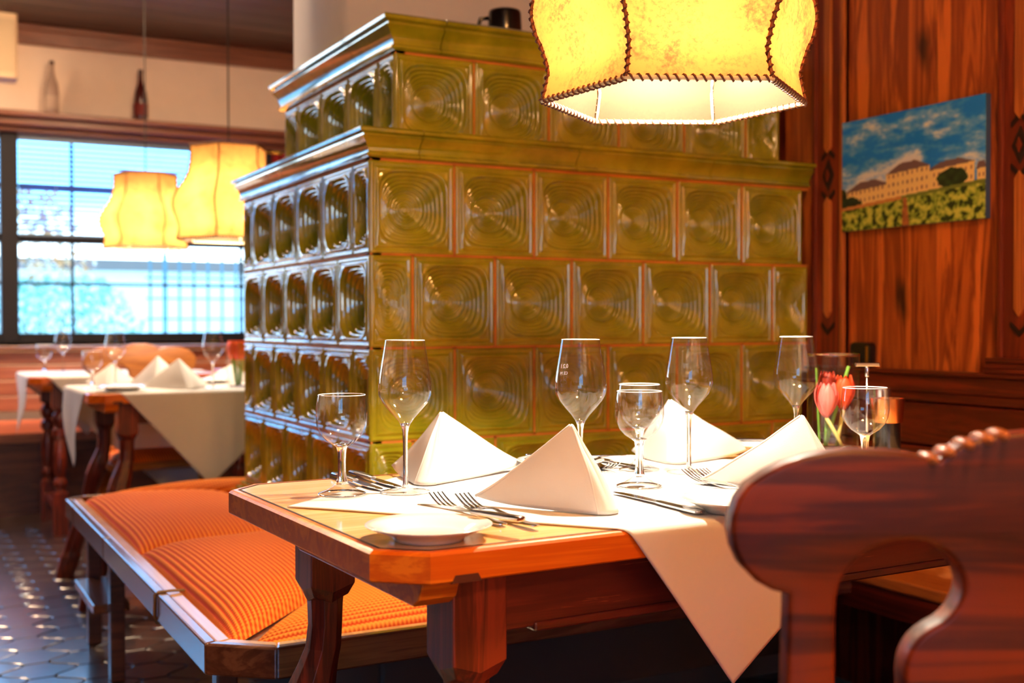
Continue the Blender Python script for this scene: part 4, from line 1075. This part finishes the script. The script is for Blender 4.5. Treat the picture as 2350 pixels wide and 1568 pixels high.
# ================================================================== BACK TABLE SETTINGS
wine_glass('wine glass with large bowl at the left end of the cloth-draped back table', .738, 4.60)
water_glass('water glass at the left end of the cloth-draped back table', .640, 4.50)
wine_glass('wine glass on the back table next to the stove edge', 1.052, 4.36)
wine_glass('wine glass standing on the far left table', .72, 6.02, TZ+.003)
water_glass('water glass standing on the far left table', .63, 5.98, TZ+.003)
wine_glass('wine glass on the far table, seen behind the honey chair', 1.72, 6.2, TZ+.003)
napkin('left standing napkin of the pair on the cloth-draped back table', (.86, 4.42), (.80, 4.66), (1.02, 4.6), (.885, 4.54, .875))
napkin('right standing napkin of the pair on the cloth-draped back table', (.955, 4.28), (.80, 4.42), (1.06, 4.47), (.93, 4.38, .868))
napkin('low folded napkin at the far side of the cloth-draped back table', (.74, 4.78), (.66, 4.84), (.86, 4.84), (.76, 4.83, .84))
napkin('folded napkin on the far side of the back table nearest the stove', (1.22, 4.72), (1.12, 4.83), (1.34, 4.83), (1.24, 4.8, .83))
plate('white plate at the left end of the cloth-draped back table', .72, 4.34, CZ, .09)
plate('white plate on the far side of the back table beside the chair', 1.12, 4.70, CZ, .09)
def bowl_flower(nm, label, x, y, z, r, h, c, cat):
    t = thing(nm, label, cat, (x, y, z))
    MB().lathe([(r*.7, .003), (r*.95, h*.4), (r, h)], 28).build('glass_wall', GLASS_T, t, smooth=True)
    MB().lathe([(0, 0), (r*.7, 0), (r*.72, .006), (0, .006)], 24).build('base', GLASS_S, t, smooth=True)
    m = petal_mat('petal_'+nm+str(int(x*100)), c)
    for k in range(7):
        a = 2*PI*k/7; q = r*.5 if k else 0
        def fn(u, v): 
            R = r*.42*math.sin(PI*(.15+.6*v)); an = 2*PI*u
            return (q*math.cos(a)+R*math.cos(an), q*math.sin(a)+R*math.sin(an), h*.62+h*.42*v)
        MB().grid(fn, 8, 5).build('petal_cup', m, t, smooth=True)
        MB().tube([(q*.4*math.cos(a), q*.4*math.sin(a), .006), (q*math.cos(a), q*math.sin(a), h*.64)], .003, 6).build('stem', STEMG, t)
    return t
bowl_flower('flower_vase', 'glass vase of orange flowers on the back table at the stove edge', 1.165, 4.42, CZ, .05, .17, (255, 96, 30), 'vase')
bowl_flower('flower_bowl', 'glass bowl of red flowers behind the honey chair', 1.30, 5.98, TZ+.003+0.0, .075, .20, (235, 40, 30), 'bowl') if False else bowl_flower('flower_bowl', 'glass bowl of red flowers behind the honey chair', 1.78, 5.95, TZ+.003, .07, .19, (235, 40, 30), 'bowl')
t = thing('salt_shaker', 'small glass salt shaker on the far table between the chairs', 'shaker', (1.86, 5.88, TZ+.003))
MB().lathe([(0, 0), (.02, 0), (.022, .05), (.014, .08), (.014, .085), (0, .085)], 20).build('body', GLASS_T, t, smooth=True)
MB().lathe([(0, .085), (.016, .085), (.016, .105), (.008, .112), (0, .112)], 20).build('cap', STEEL, t, smooth=True)
# ================================================================== WALL SEAT UNDER THE WINDOW
ws = thing('window_seat', 'low wooden wall seat with orange cushion under the window', 'bench', (-.3, 6.6, 0))
for k, (za, zb) in enumerate(((.52, .60), (.605, .685), (.69, .77), (.775, .845))):
    MB().box(-1.3, 2.1, 6.84+.012*k, 6.87+.012*k, za, zb).build('back_board', wood('window_seat_board', (150, 88, 66), (190, 120, 88), 'x', .8, .35, .4), ws, world=True, bevel=.006)
MB().box(-1.3, 2.1, 6.83, 6.93, .85, .875).build('cap_rail', WTRIM, ws, world=True, bevel=.006)
MB().box(-1.3, 2.1, 6.44, 6.84, .40, .43).build('seat_board', WTRIM, ws, world=True, bevel=.005)
MB().box(-1.3, 2.1, 6.43, 6.445, .385, .432).build('front_rail', WTRIM, ws, world=True)
MB().box(-1.3, 2.1, 6.50, 6.52, 0, .40).build('front_panel', WDARKX, ws, world=True)
def fnc(u, v):
    a = u*2-1; b = v*2-1; h = (1-abs(a)**10)**.6*(1-abs(b)**4)**.6
    return (lerp(-1.28, 2.0, u), lerp(6.46, 6.83, v), .431+.05*h)
MB().grid(fnc, 60, 16).build('cushion', plain('salmon_cushion', (222, 120, 84), .8, bmp=.2, bscale=90), ws, world=True, smooth=True)
# ================================================================== BOTTLES ON THE LEDGE, SPEAKER, CURTAIN
def bottle(label, x, col, sh):
    t = thing('bottle', label, 'bottle', (x, YB-.10, 2.205))
    MB().lathe([(0, 0), (.038, 0), (.04, .006), (.04, .12), (.034, .17), (.018, .22), (.013, .25), (.013, .285), (.0, .285)], 28).build('body', plain('bottle_'+col[0], col[1], .25 if sh else .5, coat=.5), t, autos=40)
    MB().lathe([(.0405, .03), (.0408, .032), (.0408, .10), (.0405, .102)], 28).build('label_band', plain('label_'+col[0], col[2], .7), t, smooth=True)
    MB().lathe([(0, .285), (.0145, .285), (.0145, .305), (0, .307)], 16).build('stopper', plain('cork_'+col[0], col[3], .7), t, autos=40)
bottle('grey stoneware bottle standing at the left on the ledge above the window', .80, ('grey', (176, 150, 136), (200, 176, 160), (70, 44, 34)), False)
bottle('dark red bottle standing on the ledge above the window, behind the lamp cord', 1.295, ('red', (70, 14, 12), (110, 24, 18), (50, 12, 10)), True)
t = thing('wall_speaker', 'cream coloured speaker box at the upper left, near the ceiling trim', 'speaker', (.505, 6.7, 2.3))
MB().box(-.12, .075, -.08, .08, 0, .34, .012).build('cabinet', plain('cream_plastic', (224, 196, 160), .5), t)
MB().box(-.105, .06, -.083, -.079, .03, .31).build('grille', plain('cream_mesh', (206, 182, 150), .8, bmp=.5, bscale=400), t)
MB().box(-.01, .01, .0, .02, .34, ZC-2.3).build('bracket', STEEL, t)
t = thing('curtain', 'dark red curtain at the right end of the window beside the stove', 'curtain', (2.2, YB-.05, .95))
MB().grid(lambda u, v: (lerp(-.10, .11, u), .02*math.sin(u*PI*9)-.02, lerp(0, 1.12, v)), 72, 6).build('fabric', plain('red_fabric', (150, 14, 24), .8), t, smooth=True, solid=.002)
MB().tube([(-.14, 0, 1.13), (.12, 0, 1.13)], .008, 8).build('rod', BRASS, t, smooth=True)
# ================================================================== RIGHT WALL FITTINGS
t = thing('wall_fitting', 'small black rounded wall fitting with a brass strip, above the chair rail', 'wall fitting', (XW-.012, 2.298, .914))
m = MB(); pts = []
for cx_, cz_, a0 in ((.024, .018, 0), (-.024, .018, 90), (-.024, -.018, 180), (.024, -.018, 270)):
    for k in range(5):
        a = math.radians(a0+22.5*k); pts.append((cx_+.014*math.cos(a), cz_+.014*math.sin(a)))
m.prism(pts, -.022, 0, 'x'); m.build('housing', BLACKIN, t, bevel=.003)
MB().box(-.0235, -.022, -.030, -.022, -.022, .022).build('brass_strip', BRASS, t)
# canvas picture (flat print, painted into vertex colours)
def paint(u, v):
    n = lambda a, b, s: noise.fractal(Vector((a*s, b*s, 3.1)), .6, 2.2, 5)
    sky1 = Vector((20, 136, 255)); sky2 = Vector((140, 196, 255)); cl = Vector((250, 250, 255))
    k = max(0, min(1, .35+1.1*n(u*1.3, v*2.2, 2.4)+.35*(.55-u)+.25*(.75-v)))
    c = sky1.lerp(sky2, min(1, k*1.4)); 
    if k > .62: c = c.lerp(cl, min(1, (k-.62)*2.2))
    hill = .30-.03*(1-u)+.05*(u-.5)
    base = .215+.105*u           # foot of the buildings
    wall = Vector((255, 226, 150)); roof = Vector((122, 100, 104)); win = Vector((176, 132, 110))
    def bld(u0, u1, h0, top, rooft, over=.01):
        nonlocal c
        z0 = base
        if u0 <= u <= u1 and z0 <= v <= z0+top:
            c = wall.copy()
            n_ = max(2, int((u1-u0)/.032)); fu = ((u-u0)/(u1-u0)*n_) % 1; fv = ((v-z0)/.075) % 1
            if .32 < fu < .68 and .3 < fv < .72: c = win.copy()
        elif z0+top < v < z0+top+rooft:
            q = (v-z0-top)/rooft*.35*(u1-u0)
            if u0-over+q <= u <= u1+over-q: c = roof.copy()
    bld(.03, .36, 0, .13, .07); bld(.62, .93, 0, .16, .055); bld(.34, .64, 0, .21, .075)
    bld(.95, 1.0, 0, .09, .06)
    tn = noise.noise(Vector((u*30, v*20, 0)))
    if ((u-.79)/.10)**2+((v-.36)/.085)**2 < 1+.4*tn: c = Vector((40, 62, 30))*(1+.5*tn)
    if ((u-.06)/.085)**2+((v-.245)/.06)**2 < 1+.5*tn or ((u-.0)/.04)**2+((v-.30)/.09)**2 < 1: c = Vector((38, 56, 34))*(1+.4*tn)
    if v < base:
        g = noise.fractal(Vector((u*26, v*18, 7)), .7, 2.1, 4)
        c = Vector((96, 140, 40)).lerp(Vector((214, 224, 96)), max(0, min(1, .5+1.2*g)))
        if g < -.25: c = c*.45
        if v > base-.03: c = Vector((216, 150, 84)) if u < .45 else Vector((120, 140, 60))
        if abs(u-.47-(base-v)*.03) < .012+.10*(base-v)*.55 and v < base-.02: c = Vector((186, 116, 66))*(.9+.3*g)
    return c
NU, NV = 200, 128; yl, yr_, z0p, z1p = 2.369, 1.896, 1.2495, 1.5475
m = MB().grid(lambda u, v: (XW-.0305, lerp(yl, yr_, u), lerp(z0p, z1p, v)), NU, NV)
pt = thing('canvas_picture', 'canvas print of a yellow mansion above green vineyards under blue sky', 'picture', (XW-.012, (yl+yr_)/2, z0p))
MP, nt_, p_ = base_mat('canvas_print'); at = nt_.nodes.new('ShaderNodeAttribute'); at.attribute_name = 'paint'
nt_.links.new(at.outputs['Color'], p_.inputs['Base Color']); p_.inputs['Roughness'].default_value = .7
pr = m.build('print', MP, pt, world=True)
ca = pr.data.color_attributes.new('paint', 'FLOAT_COLOR', 'POINT')
buf = []
for j in range(NV+1):
    for i in range(NU+1):
        c = paint(i/NU, j/NV); buf += list(lin((max(0, min(255, c[0])), max(0, min(255, c[1])), max(0, min(255, c[2])))))
ca.data.foreach_set('color', buf)
MB().box(XW-.030, XW-.0125, yr_, yl, z0p, z1p).build('stretcher_frame', plain('canvas_edge', (60, 84, 130), .8), pt, world=True, bevel=.001)
# cable loop under the bench
o = MB().tube([(.62+.09*math.cos(a), 2.55+.16*math.sin(a), .012+.05*max(0, math.sin(a*.5))) for a in [i*.25 for i in range(21)]], .006, 8).build('power_cable', plain('grey_cable', (180, 180, 186), .5), None, smooth=True)
tag(o, 'pale grey cable looped on the floor under the stove bench', 'cable')
